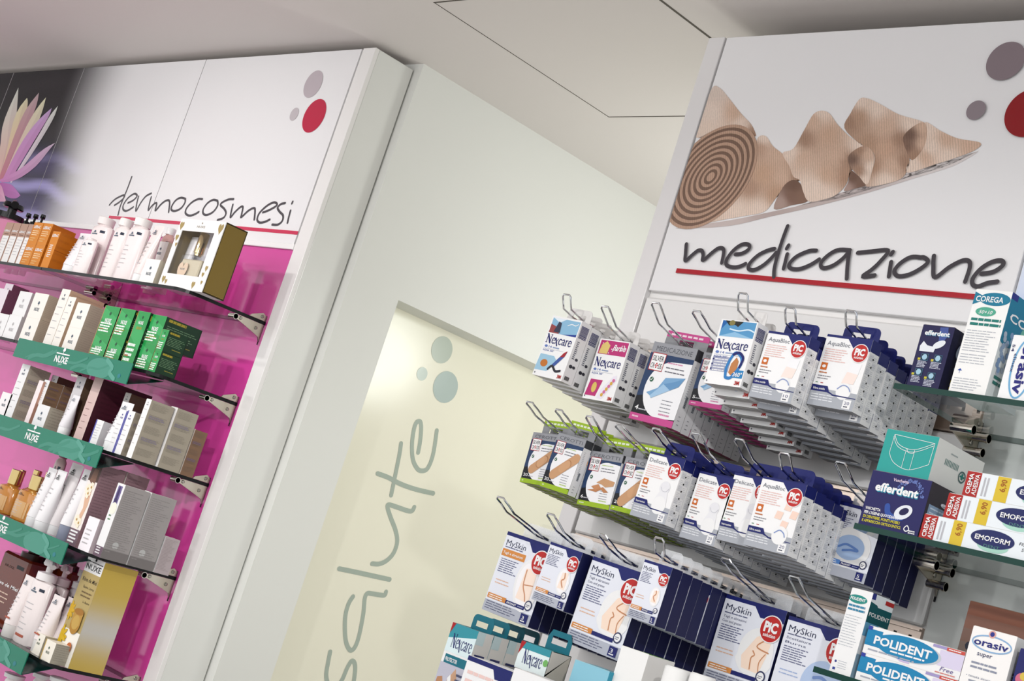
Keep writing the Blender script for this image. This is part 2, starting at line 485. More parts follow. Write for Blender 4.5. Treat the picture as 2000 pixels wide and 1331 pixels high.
for i in range(4):
    b = MB(); x0, x1 = xs[i] + 0.0015, xs[i + 1] - 0.0015
    b.box(x0, x1, 0, 0.0125, 2.057, 2.57, S(238, 237, 238), 'laminate')
    if i < 3:
        nx, nz = 34, 44
        xe = x1
        for a in range(nx):
            for c in range(nz):
                X0, X1 = x0 + (xe - x0) * a / nx, x0 + (xe - x0) * (a + 1) / nx
                Z0, Z1 = 2.057 + 0.513 * c / nz, 2.057 + 0.513 * (c + 1) / nz
                b.face(((X0, -0.0003, Z0), (X1, -0.0003, Z0), (X1, -0.0003, Z1), (X0, -0.0003, Z1)), [pond(X0, Z0), pond(X1, Z0), pond(X1, Z1), pond(X0, Z1)], 'print')
    part(b, 'header_panel', lu)
def petal(b, left, tip, right, ct, cb, L):
    "left and right edges from tip to base as photo pixels on the header plane"
    Lp = smooth([tip] + list(left), 4); Rp = smooth([tip] + list(right), 4)
    N = 10
    def samp(P, t):
        f = t * (len(P) - 1); i = min(int(f), len(P) - 2); return P[i].lerp(P[i + 1], f - i)
    for i in range(N):
        a, c, e, f = samp(Lp, i / N), samp(Rp, i / N), samp(Rp, (i + 1) / N), samp(Lp, (i + 1) / N)
        mid0, mid1 = a.lerp(c, .5), f.lerp(e, .5)
        for p, q, r_, s_, dk in ((a, mid0, mid1, f, 0.0), (mid0, c, e, mid1, 0.12)):
            pts = [atY((z.x, z.y), -0.0004 - 0.0001 * L) for z in (p, q, r_, s_)]
            c0 = mixc(ct, cb, i / N); c1 = mixc(ct, cb, (i + 1) / N)
            g = lambda k: mixc(k, S(120, 70, 110), dk)
            b.face(pts, [g(c0), g(c0), g(c1), g(c1)], 'print')
b = MB()
pale, yel, lil, pnk, mag_ = S(214, 222, 210), S(222, 224, 186), S(196, 170, 214), S(214, 150, 180), S(176, 76, 160)
petal(b, [(7, 238), (0, 290), (-12, 350)], (36, 171), [(33, 215), (25, 280), (6, 350)], pale, S(222, 170, 160), 1)
petal(b, [(30, 225), (12, 300), (0, 352)], (53, 191), [(54, 205), (46, 245), (14, 352)], yel, S(226, 180, 150), 2)
petal(b, [(46, 222), (15, 300), (-4, 354)], (76, 181), [(70, 210), (42, 280), (10, 354)], S(190, 172, 172), S(196, 110, 130), 3)
petal(b, [(70, 215), (45, 260), (4, 354)], (90, 190), [(80, 225), (60, 270), (16, 354)], yel, S(220, 190, 180), 4)
petal(b, [(72, 238), (40, 282), (2, 356)], (101, 211), [(95, 228), (70, 270), (18, 356)], lil, S(206, 130, 190), 5)
petal(b, [(97, 227), (75, 265), (20, 356)], (113, 207), [(105, 230), (82, 270), (55, 312), (22, 358)], pale, S(220, 200, 216), 6)
petal(b, [(83, 293), (40, 330), (-2, 352)], (108, 279), [(97, 292), (70, 325), (35, 350), (4, 357)], S(206, 190, 206), S(206, 120, 190), 7)
petal(b, [(24, 362), (10, 358), (-8, 356)], (40, 382), [(30, 388), (12, 384), (-8, 366)], S(190, 120, 190), mag_, 4)
petal(b, [(6, 372), (2, 362), (-6, 356)], (12, 394), [(4, 394), (-6, 392), (-14, 372)], S(226, 176, 200), S(214, 130, 180), 8)
part(b, 'water_lily_print', lu)
def dm(zx, zy):
    q = atY((zx / 2.857, 80 + zy / 2.857), 0); return (q.x, q.z)
def wallstroke(b, pts, wd, col, fm, y, n=6):
    P = smooth([fm(*p) for p in pts], n)
    ribbon(b, [(p[0], p[1]) for p in P], wd, col, 'laminate', lambda X, Z: (X, y, Z))
b = MB(); INK = S(70, 66, 72)
for pts in (((612, 916), (630, 896), (652, 879), (690, 862), (694, 874), (668, 900), (640, 918)), ((736, 760), (716, 815), (694, 870), (672, 925), (660, 972)),
            ((715, 905), (745, 890), (766, 866), (750, 854), (715, 878), (690, 915), (688, 940), (702, 950), (722, 943), (745, 928)),
            ((774, 868), (764, 910), (760, 950), (786, 905), (815, 868), (845, 852)),
            ((845, 872), (836, 905), (829, 945), (848, 922), (868, 906), (875, 912), (868, 948), (900, 912), (928, 892), (947, 897), (942, 956)),
            ((1035, 882), (1010, 876), (982, 890), (960, 922), (958, 944), (978, 950), (1010, 935), (1032, 905), (1035, 882)),
            ((1130, 884), (1105, 884), (1070, 903), (1042, 935), (1036, 962), (1058, 976), (1088, 968), (1110, 955)),
            ((1215, 893), (1190, 888), (1160, 905), (1136, 938), (1135, 964), (1155, 972), (1190, 955), (1215, 920), (1215, 893)),
            ((1304, 884), (1275, 886), (1240, 903), (1232, 918), (1252, 938), (1262, 962), (1248, 988), (1215, 1000)),
            ((1300, 915), (1292, 950), (1287, 985), (1310, 958), (1340, 930), (1356, 928), (1350, 965), (1347, 985), (1385, 950), (1415, 934), (1424, 945), (1420, 998)),
            ((1468, 958), (1505, 944), (1546, 918), (1532, 902), (1492, 920), (1450, 960), (1436, 996), (1448, 1014), (1475, 1012), (1506, 998)),
            ((1592, 906), (1568, 912), (1550, 932), (1562, 955), (1580, 975), (1576, 1005), (1552, 1026), (1520, 1026)),
            ((1634, 898), (1630, 908)), ((1622, 948), (1612, 985), (1605, 1016))):
    wallstroke(b, pts, 0.0062, INK, dm, -0.0008)
b.box(-4.06, -3.1035, -0.0012, 0, 2.0815, 2.0905, S(205, 44, 84), 'laminate')
for px, py, r, c in ((612, 164.5, 0.0375, (189, 178, 184)), (614, 226.5, 0.0455, (190, 28, 66)), (575, 223.3, 0.0178, (196, 188, 192))):
    q = atY((px, py), 0)
    b.face([(q.x + r * math.cos(k * math.pi / 24), -0.0008, q.z + r * math.sin(k * math.pi / 24)) for k in range(48)], S(*c), 'laminate')
part(b, 'sign_lettering', lu)

SHZ = (1.858, 1.655, 1.455, 1.228, 0.975, 0.715)
STEEL = S(196, 188, 174)
def bracket(label, X, zt, studs):
    root = thing('shelf_bracket', label, 'bracket', (X, -0.001, zt), 'steel shelf brackets')
    b = MB()
    for poly in (((-0.078, -0.0185), (-0.079, -0.012), (-0.07, -0.0085), (0.0, -0.0085), (0.0, -0.052), (-0.006, -0.04), (-0.024, -0.034)), ((-0.046, 0.0005), (-0.042, 0.006), (-0.012, 0.018), (0.0, 0.012), (0.0, 0.0005))):
        n = len(poly)
        A = [(-0.0015, y, z) for y, z in poly]; B = [(0.0015, y, z) for y, z in poly]
        b.face(A, STEEL, 'brushed'); b.face(B, STEEL, 'brushed')
        for i in range(n): b.face((A[i], A[(i + 1) % n], B[(i + 1) % n], B[i]), STEEL, 'brushed')
    b.box(-0.0016, 0.0016, -0.001, 0.0, -0.058, 0.014, S(20, 20, 22), 'matte')
    b.build('plate', root)
    for y, z in ((-0.02, -0.022), (-0.013, 0.009), (-0.068, -0.014)):
        b = MB(); b.lathe([(0.0045, 0), (0.0042, 0.0012), (0.0025, 0.002)], 0, 0, S(150, 146, 138), 'chrome')
        b.v = [(0.0015 + q[2], y + q[0], z + q[1]) for q in b.v]
        b.build('screw', root)
    for y, z, x0, x1 in studs:
        b = MB()
        b.cyl((x0, y, z), (x1, y, z), 0.0062, S(200, 194, 184), 'chrome')
        b.cyl((x1 - 0.004, y, z), (x1, y, z), 0.0072, S(200, 194, 184), 'chrome')
        b.build('stud', root)
NTH = ('top', 'second', 'third', 'fourth', 'fifth')
for i, z in enumerate(SHZ[:5]):
    bracket('steel bracket at the right end of the ' + NTH[i] + ' magenta unit shelf', -3.1095, z, ((-0.082, -0.0145, -0.024, 0.002),))
for i, z in enumerate(SHZ[:2]):
    bracket('steel bracket with round studs under the shelf joint, ' + ('above' if i == 0 else 'behind') + ' the white cartons', -3.8435, z, ((-0.082, -0.0145, -0.024, 0.024), (-0.035, -0.0145, -0.022, 0.022), (-0.035, -0.034, -0.02, 0.02)))

def glass_shelf(label, x0, x1, zt, edge, cut_right=True, yf=-0.236, yb=0.0, th=0.008):
    P = [(x0, yb), (x0, yf)]
    if cut_right:
        r = 0.045
        P += [(x1 - r + r * math.sin(a), yf + r - r * math.cos(a)) for a in [math.pi / 2 * k / 8 for k in range(9)]]
    else: P += [(x1, yf)]
    P += [(x1, yb)]
    cx = (x0 + x1) / 2
    b = MB(); n = len(P)
    T = [(x - cx, y, 0) for x, y in P]; B = [(x - cx, y, -th) for x, y in P]
    b.face(T, WHITE, 'glass'); b.face(B[::-1], WHITE, 'glass')
    for k in range(n): b.face((T[k], B[k], B[(k + 1) % n], T[(k + 1) % n]), WHITE, edge)
    o = b.build('glass_shelf', None, (cx, 0, zt))
    return tag(o, label, 'shelf', 'glass shelves')
ORD = ('top', 'second', 'third', 'fourth', 'fifth')
holds = ('holding the gift box and white bottles', 'holding the bright green boxes', 'holding pattern-sided white cartons', 'holding amber bottles and mauve cartons', 'holding the tall yellow honey carton')
for i, z in enumerate(SHZ[:5]):
    glass_shelf('dark-edged glass shelf before the magenta panel ' + holds[i], -3.842, -3.1075, z, 'edge_dark')
    if i < 2:
        glass_shelf(('topmost' if i == 0 else 'second') + ' dark-edged glass shelf at the left picture edge, beside the black bottle pumps' if i == 0 else 'dark-edged glass shelf at the left picture edge carrying lilac boxes', -4.6, -3.845, z, 'edge_dark', False)
    else:
        glass_shelf(('', '', 'dark-edged glass shelf third from top at the left picture edge', 'dark-edged glass shelf fourth from top at the left picture edge', 'dark-edged glass shelf lowest at the left picture edge')[i], -4.6, -3.845, z, 'edge_dark', False)

TEAL = S(14, 140, 110); TEALD = S(12, 66, 62); TEALL = S(96, 178, 158)
def tree_logo(cv, cx, cy, s, col, L=3):
    k = cv.w / cv.h
    cv.ell(cx, cy + s * 0.62 * k, s * 0.36, col, L, s * 0.34)
    cv.ell(cx - s * 0.2, cy + s * 0.5 * k, s * 0.2, col, L + 1); cv.ell(cx + s * 0.2, cy + s * 0.55 * k, s * 0.22, col, L + 1)
    cv.rect(cx - s * 0.05, cy, cx + s * 0.05, cy + s * 0.4 * k, col, L)
def strip(label, zt, logo_x, seed):
    x0, x1 = -3.772, -3.170; w_ = x1 - x0
    root = thing('shelf_strip', label, 'shelf strip', (x0 + w_ / 2, -0.2575, zt - 0.045), 'green shelf strips')
    b = MB(); b.box(-w_ / 2, w_ / 2, -0.0012, 0.0012, 0, 0.05, TEAL, 'gloss')
    cv = Canvas(b, (-w_ / 2, -0.0012, 0), (1, 0, 0), (0, 0, 1), w_, 0.05, 'gloss')
    rr = random.Random(seed)
    for q in range(5):
        x = 0.05 + rr.random() * 0.75
        cv.stroke(((x, 0.1), (x + 0.06, 0.35), (x + 0.14, 0.4), (x + 0.22, 0.75)), 0.006 + rr.random() * 0.012, mixc(TEAL, TEALL, 0.35), 1)
    cv.poly([(0.76 + 0.1 * math.cos(a), 0.42 + 0.5 * math.sin(a)) for a in [k * math.pi / 10 for k in range(20)]], mixc(TEAL, TEALL, 0.55), 2)
    cv.stroke(((0.80, 0.9), (0.86, 0.6), (0.85, 0.35), (0.9, 0.1)), 0.018, mixc(TEAL, TEALL, 0.9), 3)
    cv.ell(0.93, 0.3, 0.012, S(30, 140, 150), 3, 0.009)
    lx = logo_x
    cv.rect(lx - 0.058, 0.66, lx + 0.058, 0.72, WHITE, 4)
    cv.text('NUXE', lx - 0.058, 0.25, 0.116, 0.33, WHITE, 4, 0.03)
    cv.text('PARIS', lx - 0.017, 0.13, 0.036, 0.07, S(190, 225, 215), 4)
    tree_logo(cv, lx, 0.72, 0.027, WHITE, 4)
    b.build('front_board', root)
    b = MB()
    q = ((-0.0008, 0.0005), (0.085, 0.033), (0.085, 0.036))
    b.face(((-w_ / 2, 0.0012, 0), (w_ / 2, 0.0012, 0), (w_ / 2, 0.088, 0.034), (-w_ / 2, 0.088, 0.034)), TEALD, 'gloss')
    b.face(((-w_ / 2, 0.0012, 0.0015), (w_ / 2, 0.0012, 0.0015), (w_ / 2, 0.088, 0.0355), (-w_ / 2, 0.088, 0.0355)), TEALD, 'gloss')
    b.face(((w_ / 2, 0.0012, 0), (w_ / 2, 0.0012, 0.0015), (w_ / 2, 0.088, 0.0355), (w_ / 2, 0.088, 0.034)), TEALD, 'gloss')
    b.build('return_flap', root)
    return root
strip('green printed shelf strip below the bright green boxes', SHZ[1], 0.435, 1)
strip('green printed shelf strip above the amber bottles', SHZ[2], 0.43, 5)
strip('green printed shelf strip above the brown pump bottles', SHZ[3], 0.445, 9)
strip('green printed shelf strip lowest in the picture, at the bottom left corner', SHZ[4], 0.43, 12)

# ================================================================== WALL UNIT WITH HOOKS, RIGHT
ru = thing('display_cabinet', 'white wall unit with bandage picture header and wire hooks', 'display cabinet', (-1.1, 0.06, 0), 'wall units')
b = MB(); b.box(-1.978, 0.2, 0.0125, 0.5, 0, 2.541, UNIT, 'laminate', left=S(226, 227, 222)); b.box(-1.94, 0.2, 0.17, 0.5, 2.541, 2.589, S(70, 68, 66), 'matte'); part(b, 'carcass', ru)  # unseen dark block on top, added to keep light out of the ceiling gap
b = MB(); b.bbox(-1.978, -1.9385, -0.001, 0.0125, 0, 2.543, S(226, 224, 224), 'laminate', 0.001); part(b, 'frame_panel', ru)
b = MB(); b.bbox(-1.934, -1.2125, 0, 0.0125, 2.034, 2.542, S(234, 233, 234), 'laminate', 0.001)
BK = lambda zx, zy, L=0: atY((1250 + zx / 2.3347, 50 + zy / 2.3347), -0.0004 - 0.00012 * L)
Xmin = -1.9335
def bpoly(pts, cols, L, mat='weave'):
    P = smooth([BK(*p, L) for p in pts], 4, True)
    P = [Vector((max(p.x, Xmin), p.y, p.z)) for p in P]
    if isinstance(cols, tuple) and not isinstance(cols[0], tuple): b.face(P, cols, mat); return
    c = sum(P, Vector()) / len(P); n = len(P)
    zmin = min(p.z for p in P); zmax = max(p.z for p in P)
    colr = lambda p: mixc(cols[1], cols[0], (p.z - zmin) / (zmax - zmin))
    # triangulate around a ridge so the print shades from top to bottom
    b.face(P, [colr(p) for p in P], mat)
import bmesh
def idw(samples):
    def f(x, y):
        sw = 0.0; c = [0, 0, 0]
        for sx, sy, col in samples:
            q = 1.0 / (((x - sx) ** 2 + (y - sy) ** 2) / 900 + 0.05) ** 1.5
            sw += q
            for i in range(3): c[i] += lin(col[i]) * q
        return (c[0] / sw, c[1] / sw, c[2] / sw, 1.0)
    return f
def shaded(pts, samples, L, mat='weave'):
    "a printed shape whose ink varies between sampled points of the picture"
    P = smooth(pts, 4, True)
    bm_ = bmesh.new(); bm_.faces.new([bm_.verts.new((p.x, p.y, 0)) for p in P])
    bmesh.ops.triangulate(bm_, faces=bm_.faces[:])
    for _ in range(3):
        long_ = [e for e in bm_.edges if e.calc_length() > 22]
        if not long_: break
        bmesh.ops.subdivide_edges(bm_, edges=long_, cuts=1)
        bmesh.ops.triangulate(bm_, faces=bm_.faces[:])
    f = idw(samples)
    for fc in bm_.faces:
        Q = [BK(v.co.x, v.co.y, L) for v in fc.verts]
        if max(q.x for q in Q) <= Xmin: continue
        b.face([(max(q.x, Xmin), q.y, q.z) for q in Q], [f(v.co.x, v.co.y) for v in fc.verts], mat)
    bm_.free()
LT, MD, DK, VD = (226, 204, 188), (204, 172, 150), (160, 126, 104), (110, 82, 68)
shaded(((160, 925), (400, 890), (560, 858), (760, 815), (900, 790), (1040, 750), (1200, 700), (1400, 640), (1545, 572), (1430, 640), (1240, 700), (1030, 765), (780, 830), (600, 870), (400, 915)), ((400, 905, (200, 186, 182)), (600, 862, (184, 168, 164)), (800, 815, (190, 176, 172)), (1000, 755, (196, 184, 182)), (1400, 640, (216, 208, 206))), 1, 'laminate')
shaded(((330, 283), (365, 285), (405, 330), (460, 400), (508, 452), (530, 505), (505, 480), (460, 458), (400, 460), (330, 480), (255, 510), (290, 390)), ((350, 300, (214, 196, 184)), (330, 400, (226, 206, 192)), (430, 400, MD), (460, 450, LT), (300, 480, LT), (520, 490, DK)), 2)
shaded(((525, 560), (540, 508), (575, 505), (606, 550), (650, 585), (700, 640), (735, 700), (690, 705), (655, 735), (610, 800), (565, 850), (480, 868), (400, 882), (250, 905), (400, 815), (470, 750), (510, 680)), ((565, 510, LT), (545, 560, (186, 152, 130)), (620, 580, MD), (560, 680, (196, 160, 134)), (650, 690, MD), (720, 690, DK), (450, 850, LT), (540, 840, LT), (500, 740, (176, 142, 120)), (620, 770, (186, 150, 124))), 3)
shaded(((650, 740), (690, 706), (722, 712), (745, 745), (765, 800), (690, 820), (610, 836)), ((700, 730, VD), (740, 780, (130, 100, 84)), (640, 810, (170, 146, 136)), (690, 780, (126, 96, 82))), 4, 'laminate')
shaded(((650, 582), (700, 560), (752, 470), (790, 405), (828, 388), (865, 402), (900, 450), (960, 510), (1018, 548), (975, 572), (950, 610), (955, 660), (942, 720), (900, 768), (850, 790), (772, 803), (745, 760), (728, 705), (700, 690), (680, 640)), ((828, 395, LT), (790, 430, MD), (750, 520, DK), (690, 580, LT), (740, 600, MD), (860, 500, (196, 162, 138)), (900, 600, MD), (945, 620, DK), (940, 690, (170, 134, 110)), (850, 680, (200, 166, 142)), (800, 740, LT), (850, 782, LT), (760, 750, LT), (1000, 545, LT)), 5)
shaded(((958, 660), (1000, 690), (1035, 725), (985, 742), (930, 755), (950, 712)), ((970, 690, VD), (1010, 725, (120, 92, 78)), (940, 745, (170, 144, 134))), 4, 'laminate')
shaded(((932, 468), (960, 400), (998, 338), (1030, 330), (1090, 355), (1180, 405), (1292, 440), (1240, 466), (1203, 505), (1205, 545), (1226, 590), (1226, 640), (1200, 690), (1150, 715), (1050, 735), (1030, 722), (1062, 650), (1072, 600), (1050, 562), (1010, 545)), ((1010, 340, LT), (960, 440, DK), (1000, 420, (180, 146, 122)), (1080, 380, LT), (1120, 460, MD), (1230, 445, LT), (1190, 520, DK), (1120, 560, (196, 160, 136)), (1210, 620, DK), (1150, 640, MD), (1120, 710, LT), (1060, 640, (168, 132, 108)), (1040, 540, (176, 142, 118))), 5)
shaded(((1018, 550), (1050, 562), (1070, 600), (1062, 650), (1036, 725), (1000, 690), (962, 648), (948, 602), (975, 570)), ((1000, 570, DK), (970, 610, VD), (1040, 590, MD), (1050, 650, LT), (1000, 660, DK), (1030, 710, LT)), 6)
shaded(((1300, 440), (1370, 480), (1450, 515), (1553, 535), (1520, 572), (1420, 610), (1350, 632), (1220, 672), (1228, 620), (1275, 585), (1305, 520)), ((1310, 460, LT), (1400, 520, MD), (1500, 545, MD), (1330, 560, LT), (1250, 640, LT), (1400, 600, LT), (1300, 600, MD)), 5)
shaded(((1290, 440), (1308, 470), (1302, 535), (1270, 590), (1235, 612), (1206, 548), (1200, 508), (1238, 466)), ((1290, 460, MD), (1230, 500, VD), (1220, 550, (124, 94, 78)), (1290, 540, MD), (1250, 590, DK)), 6)
def ring(k, col, L):
    P = []
    for i in range(48):
        a = 2 * math.pi * i / 48; A, B_ = 279 * k * math.cos(a), 158 * k * math.sin(a)
        P.append((322 + A * -0.627 + B_ * 0.779, 690 + A * 0.779 + B_ * 0.627))
    Q = [BK(*p, L) for p in P]
    b.face([(max(p.x, Xmin), p.y, p.z) for p in Q], col, 'weave')
for i in range(17):
    ring(1 - i * 0.057, (S(182, 148, 126) if i % 2 == 0 else S(116, 88, 72)), 7 + i)
part(b, 'header_panel', ru)
b = MB(); INK2 = S(58, 54, 60)
def mm(zx, zy):
    q = atY((1250 + zx / 2.3347, 50 + zy / 2.3347), 0); return (q.x, q.z)
for pts in (((216, 1000), (213, 1040), (212, 1076), (240, 1052), (268, 1030), (286, 1030), (293, 1048), (292, 1074), (330, 1042), (360, 1020), (380, 1019), (387, 1036), (378, 1086)),
            ((440, 1047), (472, 1042), (502, 1022), (500, 1003), (470, 1002), (432, 1028), (402, 1068), (400, 1096), (430, 1106), (460, 1102), (486, 1090)),
            ((618, 1022), (590, 1028), (545, 1050), (508, 1085), (500, 1112), (525, 1118), (565, 1098), (600, 1068), (625, 1040)), ((678, 918), (655, 980), (633, 1050), (618, 1110), (616, 1150)),
            ((682, 1006), (674, 1020)), ((676, 1046), (668, 1080), (660, 1112)),
            ((808, 1030), (775, 1032), (720, 1056), (688, 1088), (690, 1110), (730, 1114), (780, 1096), (822, 1070)),
            ((962, 1028), (905, 1028), (858, 1055), (830, 1088), (840, 1110), (885, 1098), (930, 1066), (958, 1034)), ((960, 1034), (952, 1090), (948, 1158)),
            ((998, 1040), (1060, 1034), (1136, 1030), (1100, 1080), (1060, 1118), (1020, 1148), (1075, 1143)),
            ((1158, 1036), (1150, 1048)), ((1150, 1082), (1145, 1115), (1140, 1148)),
            ((1290, 1062), (1240, 1060), (1192, 1088), (1166, 1122), (1180, 1146), (1230, 1140), (1285, 1112), (1318, 1082), (1300, 1062), (1280, 1062)),
            ((1345, 1054), (1343, 1100), (1350, 1152), (1415, 1106), (1475, 1076), (1506, 1080), (1508, 1112), (1488, 1172)),
            ((1562, 1136), (1618, 1126), (1660, 1096), (1652, 1076), (1610, 1082), (1560, 1112), (1524, 1155), (1522, 1184), (1545, 1194), (1590, 1178), (1634, 1172))):
    wallstroke(b, pts, 0.0074, INK2, mm, -0.0034)
b.box(-1.8785, -1.2125, -0.0036, 0, 2.0705, 2.079, S(170, 14, 34), 'laminate')
for px, py, r, c in ((1966, 121, 0.0335, (132, 118, 124)), (1908, 217, 0.0168, (140, 128, 134)), (2012, 222, 0.041, (140, 8, 20))):
    q = atY((px, py), 0)
    b.face([(q.x + r * math.cos(k * math.pi / 24), -0.0034, q.z + r * math.sin(k * math.pi / 24)) for k in range(48)], S(*c), 'laminate')
part(b, 'sign_lettering', ru)
b = MB(); b.bbox(-1.208, -0.47, 0, 0.0125, 2.034, 2.542, S(226, 230, 240), 'laminate', 0.001)
for k in range(10):
    z0 = 2.04 + k * 0.05
    b.face(((-1.206, -0.0004, z0), (-0.475, -0.0004, z0), (-0.475, -0.0004, z0 + 0.05), (-1.206, -0.0004, z0 + 0.05)), [mixc(S(150, 174, 224), S(222, 230, 244), abs(math.sin(k * 0.9)))] * 2 + [mixc(S(150, 174, 224), S(222, 230, 244), abs(math.sin((k + 1) * 0.9)))] * 2, 'laminate')
part(b, 'header_panel', ru)
RAILS = (1.897, 1.716, 1.537)
edges = [2.021]
for r_ in RAILS: edges += [r_ + 0.036, r_ - 0.036]
edges.append(0.9)
for i in range(0, len(edges), 2):
    b = MB(); b.bbox(-1.934, -1.2125, 0, 0.0125, edges[i + 1], edges[i], S(228, 227, 226), 'laminate', 0.003); part(b, 'back_panel', ru)
for r_ in RAILS:
    b = MB(); c = S(196, 180, 168)
    b.box(-1.934, -1.2125, 0.006, 0.0125, r_ - 0.034, r_ + 0.034, c, 'brushed')
    b.box(-1.934, -1.2125, -0.001, 0.006, r_ - 0.034, r_ - 0.031, c, 'brushed'); b.box(-1.934, -1.2125, -0.001, 0.006, r_ + 0.028, r_ + 0.031, c, 'brushed')
    for k in range(28):
        x = -1.92 + k * 0.0255
        b.box(x, x + 0.005, 0.0055, 0.0062, r_ + 0.012, r_ + 0.02, BLACK, 'matte'); b.box(x + 0.011, x + 0.016, 0.0055, 0.0062, r_ + 0.001, r_ + 0.01, BLACK, 'matte')
    part(b, 'hook_rail', ru)
b = MB(); b.box(-1.205, -0.3, 0.002, 0.0125, 0.6, 2.024, S(196, 199, 196), 'laminate'); part(b, 'back_panel', ru)
RSH = (1.869, 1.669, 1.470)
for z, t in zip(RSH, ('upper', 'middle', 'lowest')):
    bracket('steel bracket with round studs under the ' + t + ' green-edged shelf', -1.2015, z, ((-0.078, -0.0145, 0.0, 0.036), (-0.03, -0.0145, 0.0, 0.034), (-0.03, -0.036, 0.0, 0.03)))
for z, t in zip(RSH, ('carrying the tall denture tablet cartons', 'carrying the teal box and denture cream cartons', 'carrying the blue and white adhesive cartons, lowest right')):
    glass_shelf('green-edged glass shelf ' + t, -1.207, -0.3, z, 'edge_green', False)

# ================================================================== GOODS ON THE LEFT SHELVES
CREAM = S(243, 238, 230); BEIGE = S(206, 197, 178); MAUVE = S(150, 118, 128); LILAC = S(222, 208, 218)
INKB = S(96, 112, 130); TXT = S(196, 192, 194)
def nuxe_front(cv, ink=INKB, seed=1, rows=5, accent=None, lx=0.5):
    k = cv.w / cv.h
    tree_logo(cv, lx, 1 - 0.42 * k, 0.16, ink)
    cv.text('NUXE', lx - 0.17, 1 - 0.6 * k, 0.34, 0.12 * k, ink, 3, 0.02)
    top = 1 - 1.05 * k
    if top > 0.2:
        cv.lines(0.15, top, 0.6, rows, (top - 0.1) / rows, 0.028 * k + 0.004, TXT, 2, seed)
    if accent: cv.rect(0, 0, 0.05, 1, accent, 1)
CUR = [None]
def side_text(cv, seed, col=(0.2, 0.18, 0.16, 1), rows=None, wave=False):
    n = rows or max(4, int(cv.h / cv.w * 11))
    cv.lines(0.08, 0.93, 0.82, n, 0.86 / n, 0.3 / n, mixc(CUR[0], col, 0.3), 2, seed, 0.5)
def carton(label, TL, TR, Yf, d, z0, front=CREAM, side=BEIGE, deco=None, sdeco=None, top=None, name='carton', cat='box', group=None, rot=0.0, mat='carton', stack=None):
    "box whose front top corners are seen at TL and TR, standing at depth Yf on height z0"
    a, c = atY(TL, Yf), atY(TR, Yf)
    w_ = c.x - a.x; h = (a.z + c.z) / 2 - z0
    return carton_m(label, a.x + w_ / 2, Yf, z0, w_, d, h, front, side, deco, sdeco, top, name, cat, group, rot, mat)
def carton_m(label, cx, Yf, z0, w_, d, h, front, side, deco, sdeco, top=None, name='carton', cat='box', group=None, rot=0.0, mat='carton'):
    b = MB()
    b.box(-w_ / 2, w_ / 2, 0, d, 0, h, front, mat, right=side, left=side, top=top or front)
    # tuck flap seam and lid edge
    b.box(-w_ / 2 + 0.001, w_ / 2 - 0.001, 0.0004, 0.0012, h, h + 0.0006, mixc(front, BEIGE, 0.4), mat)
    cv = Canvas(b, (-w_ / 2, 0, 0), (1, 0, 0), (0, 0, 1), w_, h, mat)
    sv = Canvas(b, (w_ / 2, 0, 0), (0, 1, 0), (0, 0, 1), d, h, mat)
    if deco: deco(cv)
    CUR[0] = side
    if sdeco: sdeco(sv)
    o = b.build(name, None, (cx, Yf, z0)); o.rotation_euler = (0, 0, rot)
    tag(o, label, cat, group)
    return o, w_, h, cx
def tree_front(seed, ink=INKB, accent=None):
    return lambda cv: nuxe_front(cv, ink, seed, 5, accent)
def st(seed, col=(0.24, 0.21, 0.18, 1), rows=None): return lambda cv: side_text(cv, seed, col, rows)

def tubeprod(label, TL, TR, Yf, z0, body=S(240, 234, 234), cap=S(240, 240, 240), group=None, band=None, ink=INKB, caph=0.022, seed=1, name='cosmetic_tube', fat=0.85):
    "squeeze tube standing on its cap, crimped flat at the top"
    a, c = atY(TL, Yf), atY(TR, Yf); w_ = c.x - a.x; h = (a.z + c.z) / 2 - z0; r = w_ / 2
    root = thing(name, label, 'tube', (a.x + r, Yf + r * 0.8, z0), group)
    b = MB(); rings = []
    for k in range(9):
        t = k / 8; z = caph + (h - 0.008 - caph) * t
        rings.append((0, 0, z, r * (fat + (1 - fat) * t), r * fat * (1 - t) ** 0.75 + 0.0012))
    rings.append((0, 0, h, r, 0.0012))
    b.loft(rings, body, 'gloss')
    yb = lambda t: -(r * fat * (1 - t) ** 0.75 + 0.0022)
    def lab(t0, t1, x0, x1, col):
        zz = lambda t: caph + (h - caph) * t
        b.face(((x0 * r, yb(t0), zz(t0)), (x1 * r, yb(t0), zz(t0)), (x1 * r, yb(t1), zz(t1)), (x0 * r, yb(t1), zz(t1))), col, 'gloss')
    rr = random.Random(seed)
    for k in range(6):
        t = 0.62 - k * 0.085; lab(t, t + 0.016, -0.4, -0.1 + rr.random() * 0.4, TXT)
    lab(0.845, 0.86, -0.28, 0.28, ink); lab(0.87, 0.89, -0.12, 0.16, ink); lab(0.89, 0.91, -0.06, 0.1, ink); lab(0.815, 0.838, -0.34, 0.34, mixc(ink, body, 0.3))
    if band: lab(0.1, 0.135, -0.5, 0.45, band)
    b.build('tube_body', root, None, True)
    b = MB(); b.lathe([(r * fat * 0.93, 0), (r * fat * 0.97, 0.002), (r * fat, caph - 0.001), (r * fat * 0.96, caph)], 0, 0, cap); b.build('cap', root, None, True)
    return root
